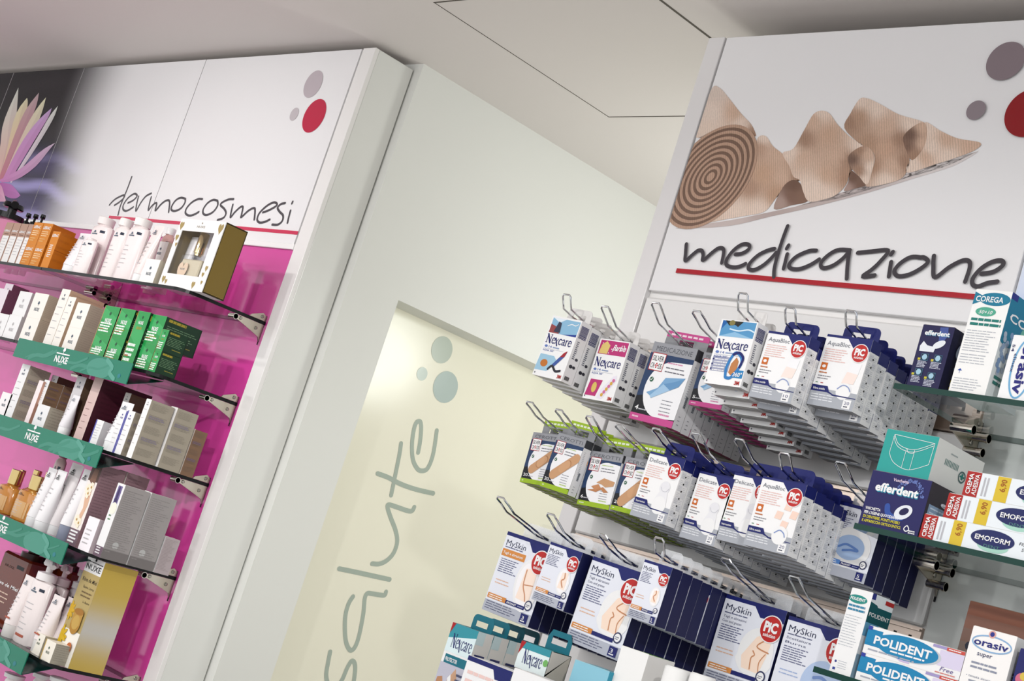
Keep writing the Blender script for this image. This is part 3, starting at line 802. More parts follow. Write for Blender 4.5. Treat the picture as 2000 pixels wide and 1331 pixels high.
def bottleprod(label, TL, TR, Yf, z0, capkind, body=S(240, 226, 226), cap=S(244, 240, 238), mat='gloss', group=None, caph=0.04, flat=0.42, shoulder=0.9, ink=INKB, band=None, seed=1, name='lotion_bottle', labelcol=None, neck=0.35, chip=True):
    "bottle whose shoulder line is seen between TL and TR; cap or pump added above"
    a, c = atY(TL, Yf), atY(TR, Yf); w_ = c.x - a.x; h = (a.z + c.z) / 2 - z0; r = w_ / 2
    root = thing(name, label, 'bottle', (a.x + r, Yf + r * flat, z0), group)
    b = MB(); f = flat
    b.loft([(0, 0, 0, r * .92, r * .92 * f), (0, 0, 0.003, r, r * f), (0, 0, h * shoulder, r, r * f), (0, 0, h * (shoulder + (1 - shoulder) * .6), r * .93, r * .93 * f), (0, 0, h, r * .62, r * .62 * f), (0, 0, h + 0.004, r * neck, r * neck)], body, mat)
    fy = -r * f - 0.0006
    rr = random.Random(seed)
    def lab(z0_, z1_, x0, x1, col):
        yy = lambda x: -r * f * math.sqrt(max(0, 1 - x * x)) - 0.0007
        xs_ = [x0 + (x1 - x0) * k / 4 for k in range(5)]
        for p, q in zip(xs_, xs_[1:]):
            b.face(((p * r, yy(p), z0_ * h), (q * r, yy(q), z0_ * h), (q * r, yy(q), z1_ * h), (p * r, yy(p), z1_ * h)), col, 'gloss')
    if labelcol: lab(0.12, 0.62, -0.72, 0.72, labelcol)
    if ink:
        lab(0.8, 0.825, -0.35, 0.25, ink); lab(0.835, 0.85, -0.2, 0.1, ink); lab(0.85, 0.875, -0.12, 0.04, ink)
        if chip: lab(0.84, 0.885, 0.42, 0.78, S(50, 60, 80))
        for k in range(6):
            z = 0.62 - k * 0.08; lab(z, z + 0.012, -0.45, -0.1 + rr.random() * 0.5, TXT)
    if band: lab(0.1, 0.14, -0.4, 0.45, band)
    b.build('bottle_body', root, None, True)
    if capkind == 'cap':
        b = MB(); b.lathe([(r * neck * 1.25, h + 0.002), (r * neck * 1.3, h + caph * .9), (r * neck * 1.15, h + caph)], 0, 0, cap, mat if mat == 'clear' else 'gloss'); b.build('cap', root, None, True)
    elif capkind == 'pump':
        b = MB(); b.lathe([(r * neck * 1.5, h + 0.001), (r * neck * 1.5, h + caph * .35), (r * neck * .8, h + caph * .4), (r * neck * .5, h + caph * .42), (r * neck * .5, h + caph * .7)], 0, 0, cap); b.build('collar', root, None, True)
        b = MB(); b.lathe([(r * neck * 1.0, h + caph * .68), (r * neck * 1.15, h + caph * .75), (r * neck * 1.0, h + caph)], 0, 0, cap)
        b.tube([(0, 0, h + caph * .9), (r * .75, -r * .3, h + caph * .88), (r * 1.05, -r * .42, h + caph * .74)], r * neck * .42, cap, 'gloss'); b.build('pump_head', root, None, True)
    elif capkind == 'gold':
        b = MB(); b.lathe([(r * neck * 1.0, h + 0.001), (r * neck, h + caph * .12)], 0, 0, S(205, 175, 110), 'goldcap'); b.lathe([(r * neck * 1.25, h + caph * .12), (r * neck * 1.25, h + caph * .97), (r * neck * 1.1, h + caph)], 0, 0, S(214, 190, 132), 'goldcap'); b.build('gold_cap', root, None, True)
    return root

Z1, Z2, Z3, Z4, Z5 = SHZ[:5]
# ---- top shelf
bottleprod('pink pump bottle with black pump at the left edge of the top shelf', (-24, 419), (19, 425), -0.205, Z1, 'pump', S(232, 150, 186), BLACK, caph=0.05, ink=None)
for k, (l, r_) in enumerate((((38, 439), (49, 441)), ((52, 441), (63, 443)), ((66, 442), (77, 444)))):
    bottleprod(('first', 'second', 'third')[k] + ' beige bottle with black pump behind the tan cartons, counted from left', l, r_, -0.1, Z1, 'pump', S(190, 150, 130), BLACK, caph=0.04, ink=None, group='black pump bottles')
def tan(cv):
    cv.rect(0.12, 0, 1, 0.68, S(240, 238, 236)); cv.text('LIERAC', 0.1, 0.78, 0.8, 0.05, WHITE, 3, 0.03); cv.rect(0.2, 0.71, 0.8, 0.74, S(150, 110, 90)); cv.lines(0.2, 0.6, 0.7, 6, 0.07, 0.012, TXT, 2, 4)
for k in range(4):
    carton(('leftmost', 'second', 'third', 'rightmost')[k] + ' tan carton with white label panel, beside the orange cartons', (14 + k * 14.5, 434.5 + k * 1.2), (27.5 + k * 14.5, 436 + k * 1.2), -0.205, 0.05, Z1, S(198, 158, 138), S(176, 136, 118), tan, group='tan cartons on the top shelf')
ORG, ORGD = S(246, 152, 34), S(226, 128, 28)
def orange(cv):
    cv.text('LIERAC', 0.14, 0.74, 0.72, 0.13, WHITE, 3, 0.03); cv.lines(0.15, 0.6, 0.7, 3, 0.09, 0.035, S(255, 226, 180), 2, 3); cv.lines(0.15, 0.27, 0.6, 2, 0.1, 0.04, S(250, 200, 130), 2, 8); cv.rect(0.04, 0, 0.06, 1, ORGD)
o_side = lambda cv: (cv.rect(0, 0.02, 1, 0.06, S(190, 100, 20)), cv.rect(0, 0.5, 1, 0.52, S(190, 100, 20)), side_text(cv, 4, S(190, 105, 30), 5))
zt = atY((68, 434), -0.215).z; zm = (zt + Z1) / 2
for r_, zz, nm in ((0, Z1, 'lower'), (1, zm, 'upper')):
    for k, (p, q) in enumerate((((68, 434), (86, 435.4)), ((86.4, 435.4), (105, 437)))):
        if not r_:
            a = atY(p, -0.215); c = atY(q, -0.215)
        a, c = atY(p, -0.215), atY(q, -0.215)
        carton_m(nm + (' left' if k == 0 else ' right') + ' orange carton of the four stacked beside the tan cartons', (a.x + c.x) / 2, -0.215, zz, c.x - a.x - 0.0006, 0.07, zm - Z1 - 0.0005, ORG, ORGD, orange, o_side, group='orange cartons')
carton('slim orange carton standing alone in front, right of the stacked orange ones', (104.5, 452), (119, 453.5), -0.222, 0.06, Z1, ORG, ORGD, lambda cv: (cv.text('LIERAC', 0.1, 0.86, 0.8, 0.07, WHITE, 3, 0.03), cv.lines(0.25, 0.62, 0.5, 7, 0.05, 0.025, WHITE, 2, 5)), o_side)
tubeprod('white tube with flat crimped top right of the orange cartons', (141, 448), (163, 451), -0.215, Z1, S(242, 236, 238), group='white tubes')
bottleprod('short white bottle in front left of the tallest white bottle', (157, 464), (182, 467), -0.226, Z1, 'none', S(243, 233, 232), caph=0.01)
bottleprod('tallest white lotion bottle with clear cap, top shelf', (176, 434), (209, 440), -0.192, Z1, 'cap', S(243, 230, 229), S(240, 232, 230), caph=0.022, neck=0.36)
carton('pinkish brown carton between the white lotion bottles', (193, 460), (214, 464), -0.15, 0.05, Z1, S(206, 160, 152), S(188, 140, 134), lambda cv: cv.lines(0.1, 0.7, 0.6, 4, 0.15, 0.015, INKB, 2, 5))
bottleprod('white lotion bottle left of the matching one, centre of top shelf', (222, 439), (247, 443), -0.2, Z1, 'cap', S(243, 232, 230), S(240, 236, 233), caph=0.022, neck=0.4)
bottleprod('white lotion bottle with round clear cap beside the crimped tube', (249, 437), (281, 443), -0.218, Z1, 'cap', S(243, 230, 229), S(240, 236, 233), caph=0.022, neck=0.4, seed=3)
tubeprod('white crimped tube just left of the gift box', (290, 436), (309, 437), -0.222, Z1, S(240, 226, 224), group='white tubes', seed=6)
bottleprod('pale pink bottle with dark label behind the small white carton', (314, 456), (334, 460), -0.118, Z1, 'cap', S(214, 168, 162), WHITE, caph=0.02)
carton('white carton behind, between the pink bottle and gift box', (308, 471), (330, 474), -0.165, 0.04, Z1, S(236, 233, 230), BEIGE, tree_front(9))
carton('small white carton standing at the gift box lower left corner', (287, 505), (314, 509), -0.226, 0.04, Z1, S(245, 241, 236), BEIGE, tree_front(11))
# gift box with window
gx0, gx1, gY, gd, gz, gh = -3.263, -3.063, -0.217, 0.062, Z1, 0.171
gw = gx1 - gx0
gb = thing('gift_box', 'white gift box with gold hearts, gold side and window on the top shelf', 'gift box', ((gx0 + gx1) / 2, gY, gz))
b = MB(); GOLD = S(150, 124, 58)
wx0, wx1, wz0, wz1 = 0.1, 0.83, 0.2, 0.83
X = lambda t: -gw / 2 + gw * t
b.box(-gw / 2, gw / 2, 0.004, gd, 0, 0.003, WHITE); b.box(-gw / 2, gw / 2, 0.004, gd, gh - 0.003, gh, WHITE)
b.box(-gw / 2, -gw / 2 + 0.002, 0.004, gd, 0, gh, GOLD); b.box(gw / 2 - 0.002, gw / 2, 0.004, gd, 0, gh, GOLD, 'gloss'); b.box(-gw / 2, gw / 2, gd - 0.002, gd, 0, gh, S(236, 232, 240))
sv = Canvas(b, (gw / 2, 0.002, 0), (0, 1, 0), (0, 0, 1), gd - 0.002, gh, 'gloss')
for q in ((0, 0, 1, 0.012), (0, 0.988, 1, 1), (0.96, 0, 1, 1), (0, 0, 0.02, 1)): sv.rect(*q, S(70, 56, 30), 1)
fw = S(246, 244, 242)
for q in ((0, 0, 1, wz0), (0, wz1, 1, 1), (0, wz0, wx0, wz1), (wx1, wz0, 1, wz1)):
    b.box(X(q[0]), X(q[2]), 0, 0.002, gh * q[1], gh * q[3], fw)
cv = Canvas(b, (-gw / 2, 0, 0), (1, 0, 0), (0, 0, 1), gw, gh)
def heart(cv, cx, cy, s, col, L=2):
    k = cv.w / cv.h; P = []
    for i in range(24):
        t = 2 * math.pi * i / 24
        P.append((cx + s * 0.9 * math.sin(t) ** 3, cy + k * s * 1.25 * (13 * math.cos(t) - 5 * math.cos(2 * t) - 2 * math.cos(3 * t) - math.cos(4 * t)) / 16))
    cv.poly(P, col, L)
HG = S(188, 164, 104)
for cx, cy, s in ((0.06, 0.9, 0.05), (0.045, 0.72, 0.04), (0.08, 0.62, 0.026), (0.93, 0.9, 0.06), (0.93, 0.33, 0.034), (0.9, 0.24, 0.03), (0.08, 0.11, 0.042), (0.15, 0.08, 0.03), (0.77, 0.085, 0.042), (0.93, 0.13, 0.024)):
    heart(cv, cx, cy, s, HG)
cv.text('NUXE', 0.41, 0.885, 0.18, 0.035, S(150, 140, 120)); tree_logo(cv, 0.5, 0.935, 0.028, S(160, 150, 128))
b.build('carton_shell', gb)
b = MB(); b.face(((X(wx0), 0.0012, gh * wz0), (X(wx1), 0.0012, gh * wz0), (X(wx1), 0.0012, gh * wz1), (X(wx0), 0.0012, gh * wz1)), WHITE, 'clear'); b.build('window', gb)
def at_gift(t, y): return ((gx0 + gx1) / 2 + X(t), gY + y)
p = at_gift(0.115, 0.04)
r_ = thing('cosmetic_tube', 'white tube with grey cap inside the gift box window', 'tube', (p[0], p[1], gz + 0.003))
b = MB(); b.loft([(0, 0, 0.0, 0.018, 0.016), (0, 0, 0.125, 0.0175, 0.005), (0, 0, 0.137, 0.0175, 0.001)], S(240, 238, 240), 'gloss'); b.build('tube_body', r_, None, True)
b = MB(); b.lathe([(0.0184, -0.0005), (0.0184, 0.016)], 0, 0, S(214, 214, 218)); b.build('cap', r_, None, True)
p = at_gift(0.47, 0.02)
r_ = thing('perfume_bottle', 'square perfume bottle with gold cap and heart label in the gift box', 'perfume', (p[0], p[1], gz + 0.003))
b = MB(); b.bbox(-0.047, 0.047, -0.014, 0.014, 0, 0.085, S(232, 220, 200), 'clear', 0.004); b.bbox(-0.043, 0.043, -0.01, 0.01, 0.004, 0.074, S(236, 222, 190), 'gloss', 0.003); b.build('bottle_body', r_)
b = MB(); b.lathe([(0.009, 0.085), (0.009, 0.09), (0.012, 0.091), (0.012, 0.14), (0.0105, 0.142)], 0, 0, S(208, 186, 140), 'goldcap'); b.build('gold_cap', r_, None, True)
b = MB(); cv2 = Canvas(b, (-0.045, -0.0145, 0.006), (1, 0, 0), (0, 0, 1), 0.05, 0.07); heart(cv2, 0.5, 0.5, 0.48, S(242, 214, 186)); cv2.text('NUXE', 0.3, 0.55, 0.4, 0.07, INKB, 4); b.build('heart_label', r_)
p = at_gift(0.68, 0.044)
r_ = thing('oil_vial', 'small amber oil vial at the top right inside the gift box', 'bottle', (p[0], p[1], gz + 0.085))
b = MB(); b.bbox(-0.012, 0.012, -0.009, 0.009, -0.082, 0, S(200, 190, 170), 'carton', 0.001); b.build('card_perch', r_)
b = MB(); b.loft([(0, 0, 0, 0.017, 0.012), (0, 0, 0.03, 0.018, 0.012), (0, 0, 0.036, 0.007, 0.007)], S(210, 130, 70), 'amber'); b.build('bottle_body', r_, None, True)
b = MB(); b.lathe([(0.0062, 0.034), (0.0055, 0.05), (0.003, 0.053)], 0, 0, S(214, 190, 132), 'goldcap'); b.build('gold_cap', r_, None, True)

# ---- second shelf: lilac, cream and green cartons
LIL2 = S(232, 222, 230)
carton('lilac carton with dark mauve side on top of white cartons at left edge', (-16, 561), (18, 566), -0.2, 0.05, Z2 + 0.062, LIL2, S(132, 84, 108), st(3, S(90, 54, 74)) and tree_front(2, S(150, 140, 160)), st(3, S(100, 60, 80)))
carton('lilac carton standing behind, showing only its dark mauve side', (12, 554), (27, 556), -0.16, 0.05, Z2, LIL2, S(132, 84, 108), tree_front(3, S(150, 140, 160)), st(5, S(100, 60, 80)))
wz = atY((4, 612), -0.222).z
carton('lower white carton at the left edge of the second shelf', (-4, 612), (19, 615), -0.222, 0.05, Z2, WHITE, S(200, 194, 196), tree_front(4, TXT), group='plain white cartons')
carton('lower white carton beside the one at the left edge, second shelf', (20, 615), (44, 618), -0.222, 0.05, Z2, WHITE, S(200, 194, 196), tree_front(5, TXT), st(2, TXT), group='plain white cartons')
carton('upper white carton stacked left of the cream cartons', (40, 569), (64, 572.5), -0.2, 0.05, Z2 + 0.061, WHITE, S(200, 194, 196), tree_front(6, TXT), st(6, TXT), group='plain white cartons')
def cream_pair(TL, TR, Yf, d, nm, seed):
    a, c = atY(TL, Yf), atY(TR, Yf); h = ((a.z + c.z) / 2 - Z2) / 2
    for k in (0, 1):
        carton_m(('lower', 'upper')[k] + ' cream carton of the two stacked ' + nm, (a.x + c.x) / 2, Yf, Z2 + k * h, c.x - a.x, d, h - 0.0004, CREAM, S(206, 192, 170), tree_front(seed + k), st(seed + k, (0.42, 0.36, 0.3, 1)), group='cream cartons in pairs')
cream_pair((70, 571.5), (96.5, 576), -0.22, 0.055, 'nearest the left edge', 21)
carton('tall slim cream carton, left one of the pair', (122.5, 564.5), (139, 567), -0.215, 0.1, Z2, CREAM, S(222, 190, 160), tree_front(31), st(31, (0.5, 0.36, 0.28, 1)), group='tall slim cream cartons')
carton('tall slim cream carton, right and slightly lower one of the pair', (135, 579.5), (149.5, 582), -0.223, 0.12, Z2, CREAM, S(222, 190, 160), tree_front(33), st(33, (0.5, 0.36, 0.28, 1)), group='tall slim cream cartons')
cream_pair((152.5, 591), (177.5, 594.5), -0.226, 0.07, 'next to the green cartons', 41)
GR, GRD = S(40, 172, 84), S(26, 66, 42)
def green(cv):
    cv.poly(((0, 0.55), (1, 0.3), (1, 0.62), (0, 0.95)), S(62, 190, 104), 1)
    k = cv.w / cv.h; tree_logo(cv, 0.5, 1 - 0.34 * k, 0.16, S(16, 90, 50)); cv.text('NUXE', 0.3, 1 - 0.55 * k, 0.4, 0.14 * k, WHITE, 3, 0.03)
    cv.lines(0.28, 1 - 0.78 * k, 0.5, 1, 0.1, 0.05, S(150, 170, 60), 3, 2, 0.1)
    cv.lines(0.08, 0.36, 0.75, 4, 0.09, 0.05, S(236, 250, 236), 3, int(cv.w * 9999)); cv.rect(0.1, 0.17, 0.4, 0.2, S(190, 120, 70), 4)
    cv.rect(0, 0, 0.035, 1, S(196, 168, 110), 2)
def green_side(cv):
    cv.lines(0.08, 0.86, 0.5, 1, 0.1, 0.09, S(196, 176, 60), 3, 3, 0.1); cv.lines(0.08, 0.7, 0.85, 6, 0.07, 0.022, S(120, 160, 120), 2, 7); cv.lines(0.4, 0.2, 0.5, 1, 0.1, 0.03, S(180, 170, 70), 3, 3)
    cv.rect(0, 0, 1, 0.015, S(14, 40, 24), 2); cv.rect(0.975, 0, 1, 1, S(14, 40, 24), 2)
def gcart(label, TL, TR, Yf, d, z0, z1=None):
    a, c = atY(TL, Yf), atY(TR, Yf); zt = (a.z + c.z) / 2 if z1 is None else z1
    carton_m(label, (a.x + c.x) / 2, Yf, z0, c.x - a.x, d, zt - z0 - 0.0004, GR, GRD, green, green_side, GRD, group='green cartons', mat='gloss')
gz = atY((220, 599), -0.222).z; gmid = Z2 + (gz - Z2) * 0.47
for nm, p, q in (('left column', (207, 597), (236, 601)), ('second column', (238, 602), (266, 606))):
    gcart('lower green carton in the ' + nm + ' of the green block', p, q, -0.222, 0.045, Z2, gmid); gcart('upper green carton in the ' + nm + ' of the green block', p, q, -0.222, 0.045, gmid)
gcart('tall slim green carton in the middle of the green block', (272, 607), (295, 611.5), -0.222, 0.05, Z2)
a = atY((298, 614), -0.215); gm2 = Z2 + (a.z - Z2) * 0.48
gcart('lower green carton right of the tall slim green one', (298, 614), (326, 618), -0.215, 0.045, Z2, gm2)
gcart('upper green carton right of the tall slim green one', (298, 614), (327, 618.5), -0.215, 0.1, gm2)
a = atY((318, 643), -0.228); gm3 = Z2 + (a.z - Z2) * 0.5
for k in range(3):
    for r_ in (0, 1):
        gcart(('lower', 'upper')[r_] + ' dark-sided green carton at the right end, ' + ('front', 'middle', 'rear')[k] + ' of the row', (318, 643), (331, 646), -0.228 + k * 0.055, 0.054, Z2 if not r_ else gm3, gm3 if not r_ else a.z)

# ---- third shelf
SW = (0.3, 0.26, 0.21, 1)
def pattern(cv):
    for k in range(5):
        cv.lines(0.1, 0.95 - k * 0.19, 0.8, 7, 0.017, 0.007, mixc(CUR[0], (0.2, 0.18, 0.15, 1), 0.35), 2, k)
    for k in (0.73, 0.36): cv.lines(0.1, k, 0.7, 2, 0.03, 0.02, mixc(CUR[0], S(120, 110, 160), 0.5), 3, 3)
carton('small white carton at the left picture edge of the third shelf', (5.5, 766.5), (25.5, 770), -0.222, 0.04, Z3, S(244, 240, 240), S(214, 200, 200), tree_front(51))
carton('tallest white carton with patterned beige side, left on the third shelf', (44.6, 711), (60, 714.5), -0.222, 0.06, Z3, WHITE, BEIGE, tree_front(52), pattern)
carton('thin pinkish white carton beside the tallest one', (77, 743.5), (85.5, 745), -0.222, 0.03, Z3, S(246, 232, 232), S(222, 170, 150))
zz = atY((75, 790), -0.222).z
carton('white carton stacked on a wider one, with brown patterned side', (88, 742), (98, 744.5), -0.215, 0.04, zz, WHITE, S(160, 130, 100), tree_front(53), pattern)
carton_m('brown patterned carton behind the stacked white one, middle of row', atY((98, 744.5), -0.215).x - 0.011, -0.174, zz, 0.022, 0.038, atY((93, 743), -0.215).z - zz, WHITE, S(160, 130, 100), None, pattern)
carton('white carton behind the stacked pair, taller, at the back', (103, 733), (115, 736), -0.15, 0.06, Z3, WHITE, S(120, 92, 72), tree_front(54), pattern)
carton('wide white carton supporting the stacked white one, third shelf', (75.5, 790), (99, 794), -0.222, 0.09, Z3, WHITE, BEIGE, tree_front(55), st(55, SW))
carton('tall grey white carton with brown side, middle of third shelf', (152, 735), (170, 738), -0.2, 0.04, Z3, S(214, 210, 212), S(126, 98, 76), tree_front(56), st(56, SW))
tubeprod('slim glossy white tube in front of the tall grey carton', (133, 768), (147, 771), -0.226, Z3, S(236, 233, 236), seed=8)
carton('tall pale pink carton with deep plum side, third shelf', (186, 737), (203, 741), -0.205, 0.14, Z3, S(226, 196, 190), S(92, 40, 56), lambda cv: cv.lines(0.2, 0.6, 0.5, 5, 0.1, 0.01, S(170, 130, 130), 2, 5), st(57, S(70, 30, 44)))
carton('short white carton with blue edge right of the pink one', (189, 820), (204, 823), -0.228, 0.03, Z3, WHITE, S(206, 204, 206), lambda cv: (cv.rect(0, 0, 0.14, 1, S(90, 90, 190)), cv.lines(0.2, 0.8, 0.6, 6, 0.1, 0.02, TXT, 2, 3)))
tubeprod('white tube with grey crimped end right of the plum carton', (224, 779), (247, 784), -0.226, Z3, S(244, 244, 246), group='third shelf tubes', seed=9, fat=0.8)
tubeprod('white tube half hidden behind the one with grey crimped end', (210, 783), (224, 786), -0.155, Z3, S(232, 232, 234), group='third shelf tubes', seed=10)
carton('grey carton with dark brown side at the back, third shelf', (246, 767), (257, 770), -0.17, 0.06, Z3, S(206, 202, 198), S(112, 84, 62), tree_front(58), pattern)
carton('white blue-edged carton, left one of two', (236, 800), (250, 803), -0.222, 0.03, Z3, WHITE, S(206, 204, 206), lambda cv: (cv.rect(0.86, 0, 1, 1, S(90, 90, 190)), nuxe_front(cv, S(90, 90, 170), 4)), group='blue-edged cartons')
carton('white blue-edged carton, right one of two', (251, 802), (265, 805.5), -0.228, 0.045, Z3, WHITE, S(190, 180, 162), lambda cv: (cv.rect(0, 0, 0.12, 1, S(90, 90, 190)), nuxe_front(cv, S(90, 90, 170), 4)), pattern, group='blue-edged cartons')
carton('tall white carton with patterned grey side at right end, front one', (287, 779), (297, 781.5), -0.226, 0.062, Z3, S(240, 238, 236), S(182, 172, 156), tree_front(59), pattern, group='pattern-sided cartons')
c_ = atY((292, 780), -0.226)
carton_m('tall white carton with patterned grey side at right end, second one', c_.x + 0.004, -0.16, Z3, 0.03, 0.058, c_.z - Z3 + 0.002, S(240, 238, 236), S(182, 172, 156), None, pattern, group='pattern-sided cartons')
carton_m('lower brown-sided carton behind the two tall patterned ones', c_.x + 0.004, -0.098, Z3, 0.03, 0.035, (c_.z - Z3) * 0.78, S(230, 220, 210), S(150, 116, 92), None, pattern)

# ---- fourth shelf
AM = S(226, 150, 60)
for k, (p, q, y, ch) in enumerate((((-10, 941), (22, 948), -0.215, 0.042), ((27, 951), (65, 959), -0.222, 0.04), ((14, 955), (30, 958), -0.17, 0.055), ((38, 950), (60, 955), -0.16, 0.05), ((62, 956), (84, 960), -0.17, 0.05))):
    bottleprod(('gold-capped amber oil bottle at the left picture edge', 'front amber oil bottle with gold cap beside white tubes', 'amber oil bottle standing behind, between the two front ones', 'amber oil bottle in the back row, behind the front right one', 'rightmost amber oil bottle in the back row beside white tubes')[k], p, q, y, Z4, 'gold', AM, None, 'amber', 'amber oil bottles', ch, 0.6, 0.88, S(120, 80, 40), None, k, 'oil_bottle', S(232, 186, 130) if k < 2 else None, 0.28, False)
WT = S(242, 240, 241)
tubeprod('white crimped tube beside the amber bottles, fourth shelf', (84, 909.5), (100.5, 913.5), -0.212, Z4, WT, group='fourth shelf tubes', ink=BLACK, seed=1, fat=0.95)
tubeprod('white crimped tube second from the amber bottles', (101, 913.5), (119, 918), -0.226, Z4, WT, group='fourth shelf tubes', ink=BLACK, seed=2, fat=0.95)
tubeprod('taller white tube with sloping crimp, fourth shelf middle', (125, 899), (148, 905), -0.205, Z4, S(240, 234, 234), group='fourth shelf tubes', ink=BLACK, seed=3)
tubeprod('white tube with blue grey cap, fourth shelf middle', (150, 912), (171, 917), -0.222, Z4, WT, S(150, 156, 176), group='fourth shelf tubes', ink=BLACK, seed=4, caph=0.035)
bottleprod('pale pink bottle half hidden behind white tubes, below the green strip', (106, 893), (124, 897), -0.15, Z4, 'cap', S(226, 196, 196), S(200, 130, 160), caph=0.02)
def flower(cv):
    cv.rect(0, 0.78, 1, 1, S(96, 66, 56), 1); cv.poly(((0.2, 0.78), (0.4, 1), (0.75, 1), (0.8, 0.7)), S(140, 100, 80), 2)
    cv.poly(((0.25, 0.62), (0.75, 0.66), (0.85, 0.5), (0.62, 0.26), (0.3, 0.28), (0.5, 0.45)), S(238, 192, 160), 2)
    for cx, cy in ((0.35, 0.68), (0.62, 0.71), (0.5, 0.63), (0.32, 0.3), (0.6, 0.27)):
        for k in range(6): cv.ell(cx + 0.13 * math.cos(k), cy + 0.04 * math.sin(k), 0.1, S(250, 238, 214), 3 + k)
        cv.ell(cx, cy, 0.06, S(226, 180, 90), 10)
    cv.rect(0, 0, 1, 0.19, S(128, 100, 114), 2)
    for k in range(4): cv.rect(0.1, 0.15 - k * 0.04, 0.85 - 0.1 * (k % 2), 0.17 - k * 0.04, WHITE, 4)
    cv.text('NUXE', 0.15, 0.93, 0.6, 0.03, BLACK, 5)
mauve_side = lambda cv: side_text(cv, 61, S(110, 78, 90), 24)
carton('tall carton with flower picture front and mauve text side', (184, 904), (203, 908.5), -0.224, 0.062, Z4, S(244, 236, 230), S(176, 142, 150), flower, mauve_side, group='mauve cartons')
c_ = atY((203, 908.5), -0.224)
carton_m('mauve text-sided carton directly behind the flower picture one', c_.x - 0.022, -0.158, Z4, 0.044, 0.06, c_.z - Z4, S(244, 236, 230), S(176, 142, 150), None, mauve_side, group='mauve cartons')
carton('small white jar carton before the mauve cartons', (174, 1010), (196, 1014.5), -0.234, 0.02, Z4, S(246, 240, 244), S(214, 200, 206), lambda cv: cv.lines(0.15, 0.6, 0.6, 4, 0.13, 0.04, TXT, 2, 5))
def violet(cv):
    cv.rect(0.2, 0.7, 0.75, 0.97, S(128, 112, 170), 1); cv.ell(0.45, 0.86, 0.14, S(70, 54, 110), 2, 0.5); cv.ell(0.45, 0.77, 0.2, S(70, 54, 110), 2, 0.2); cv.rect(0, 0, 1, 0.14, S(120, 96, 112), 1); cv.lines(0.15, 0.11, 0.7, 3, 0.035, 0.015, WHITE, 3, 2); cv.lines(0.25, 0.55, 0.4, 2, 0.05, 0.02, S(120, 160, 120), 2, 2); cv.ell(0.5, 0.66, 0.4, S(238, 238, 222), 2)
gside = lambda cv: (side_text(cv, 71, (0.2, 0.19, 0.19, 1), 30), cv.rect(0, 0, 1, 0.13, S(140, 134, 134), 3), cv.ell(0.4, 0.2, 0.12, S(200, 200, 200), 3))
carton('white carton with violet picture and grey text side, front one', (231, 944), (246, 947.5), -0.228, 0.066, Z4, WHITE, S(176, 170, 170), violet, gside, group='grey text-sided cartons')
c_ = atY((246, 947.5), -0.228)
carton_m('grey text-sided carton behind the violet picture one', c_.x - 0.017, -0.158, Z4, 0.034, 0.068, c_.z - Z4, WHITE, S(176, 170, 170), None, gside, group='grey text-sided cartons')
carton_m('low grey carton at the back right end of the fourth shelf', c_.x - 0.017, -0.086, Z4, 0.034, 0.04, (c_.z - Z4) * 0.5, WHITE, S(196, 182, 186), None, st(72))

# ---- fifth shelf
BR = S(120, 44, 20)
def amberbottle(label, TL, TR, Yf, first=False):
    a, c = atY(TL, Yf), atY(TR, Yf); w_ = c.x - a.x; h = (a.z + c.z) / 2 - Z5
    root = thing('pump_bottle', label, 'bottle', ((a.x + c.x) / 2, Yf, Z5), 'brown pump bottles')
    b = MB(); b.bbox(-w_ / 2, w_ / 2, 0, w_ * 0.55, 0, h, BR, 'brownglass', 0.006)
    cv = Canvas(b, (-w_ / 2, 0, 0), (1, 0, 0), (0, 0, 1), w_, h)
    cv.rect(0.62, 0.83, 0.88, 0.88, BLACK); cv.text('NUXE', 0.2, 0.8, 0.35, 0.035, S(30, 12, 8), 3)
    if first:
        cv.text('Rêve de Miel', 0.06, 0.55, 0.86, 0.05, WHITE, 3, 0.01, 0.25); cv.lines(0.2, 0.45, 0.5, 3, 0.06, 0.015, S(230, 200, 180), 3, 3)
    b.build('bottle_body', root)
    b = MB(); y = w_ * 0.27; b.lathe([(w_ * .2, h), (w_ * .2, h + 0.012), (w_ * .1, h + 0.014), (w_ * .1, h + 0.03)], 0, y, S(70, 30, 20)); b.build('pump', root, None, True)
amberbottle('large brown pump bottle with white script at the left edge, fifth shelf', (8, 1078), (62, 1092), -0.185, True)
amberbottle('large brown pump bottle behind the white pump bottles', (58, 1092), (92, 1100), -0.13)
amberbottle('brown pump bottle farthest right in the back row, fifth shelf', (108, 1106), (140, 1115), -0.11)
OB = S(196, 92, 62); PK = S(240, 230, 228)
tubeprod('white tube with orange band at the left picture edge', (37, 1119), (55, 1126), -0.225, Z5, PK, S(226, 222, 218), 'orange-banded white tubes', OB, caph=0.03, seed=1)
bottleprod('white pump bottle in front, with orange band', (57, 1127), (93, 1138), -0.215, Z5, 'pump', PK, S(242, 238, 238), caph=0.052, band=OB, seed=2, name='pump_bottle', group='white pump bottles', shoulder=0.96)
bottleprod('white pump bottle behind, right of the front one', (94, 1138), (122, 1147), -0.168, Z5, 'pump', S(224, 210, 210), S(236, 216, 222), caph=0.05, band=OB, seed=3, name='pump_bottle', group='white pump bottles', shoulder=0.96)
tubeprod('white tube with orange band before the small cream cartons', (90.5, 1157), (112, 1165), -0.222, Z5, PK, S(226, 222, 218), 'orange-banded white tubes', OB, caph=0.03, seed=5)
tubeprod('shaded white tube with orange band beside the honey carton', (121, 1163), (139, 1170), -0.195, Z5, S(226, 214, 214), S(216, 208, 206), 'orange-banded white tubes', OB, caph=0.03, seed=6)
bottleprod('small white spray bottle behind the honey carton left edge', (132, 1147), (152, 1152), -0.135, Z5, 'pump', S(236, 230, 230), WHITE, caph=0.045, name='spray_bottle')
YEL = S(246, 196, 40)
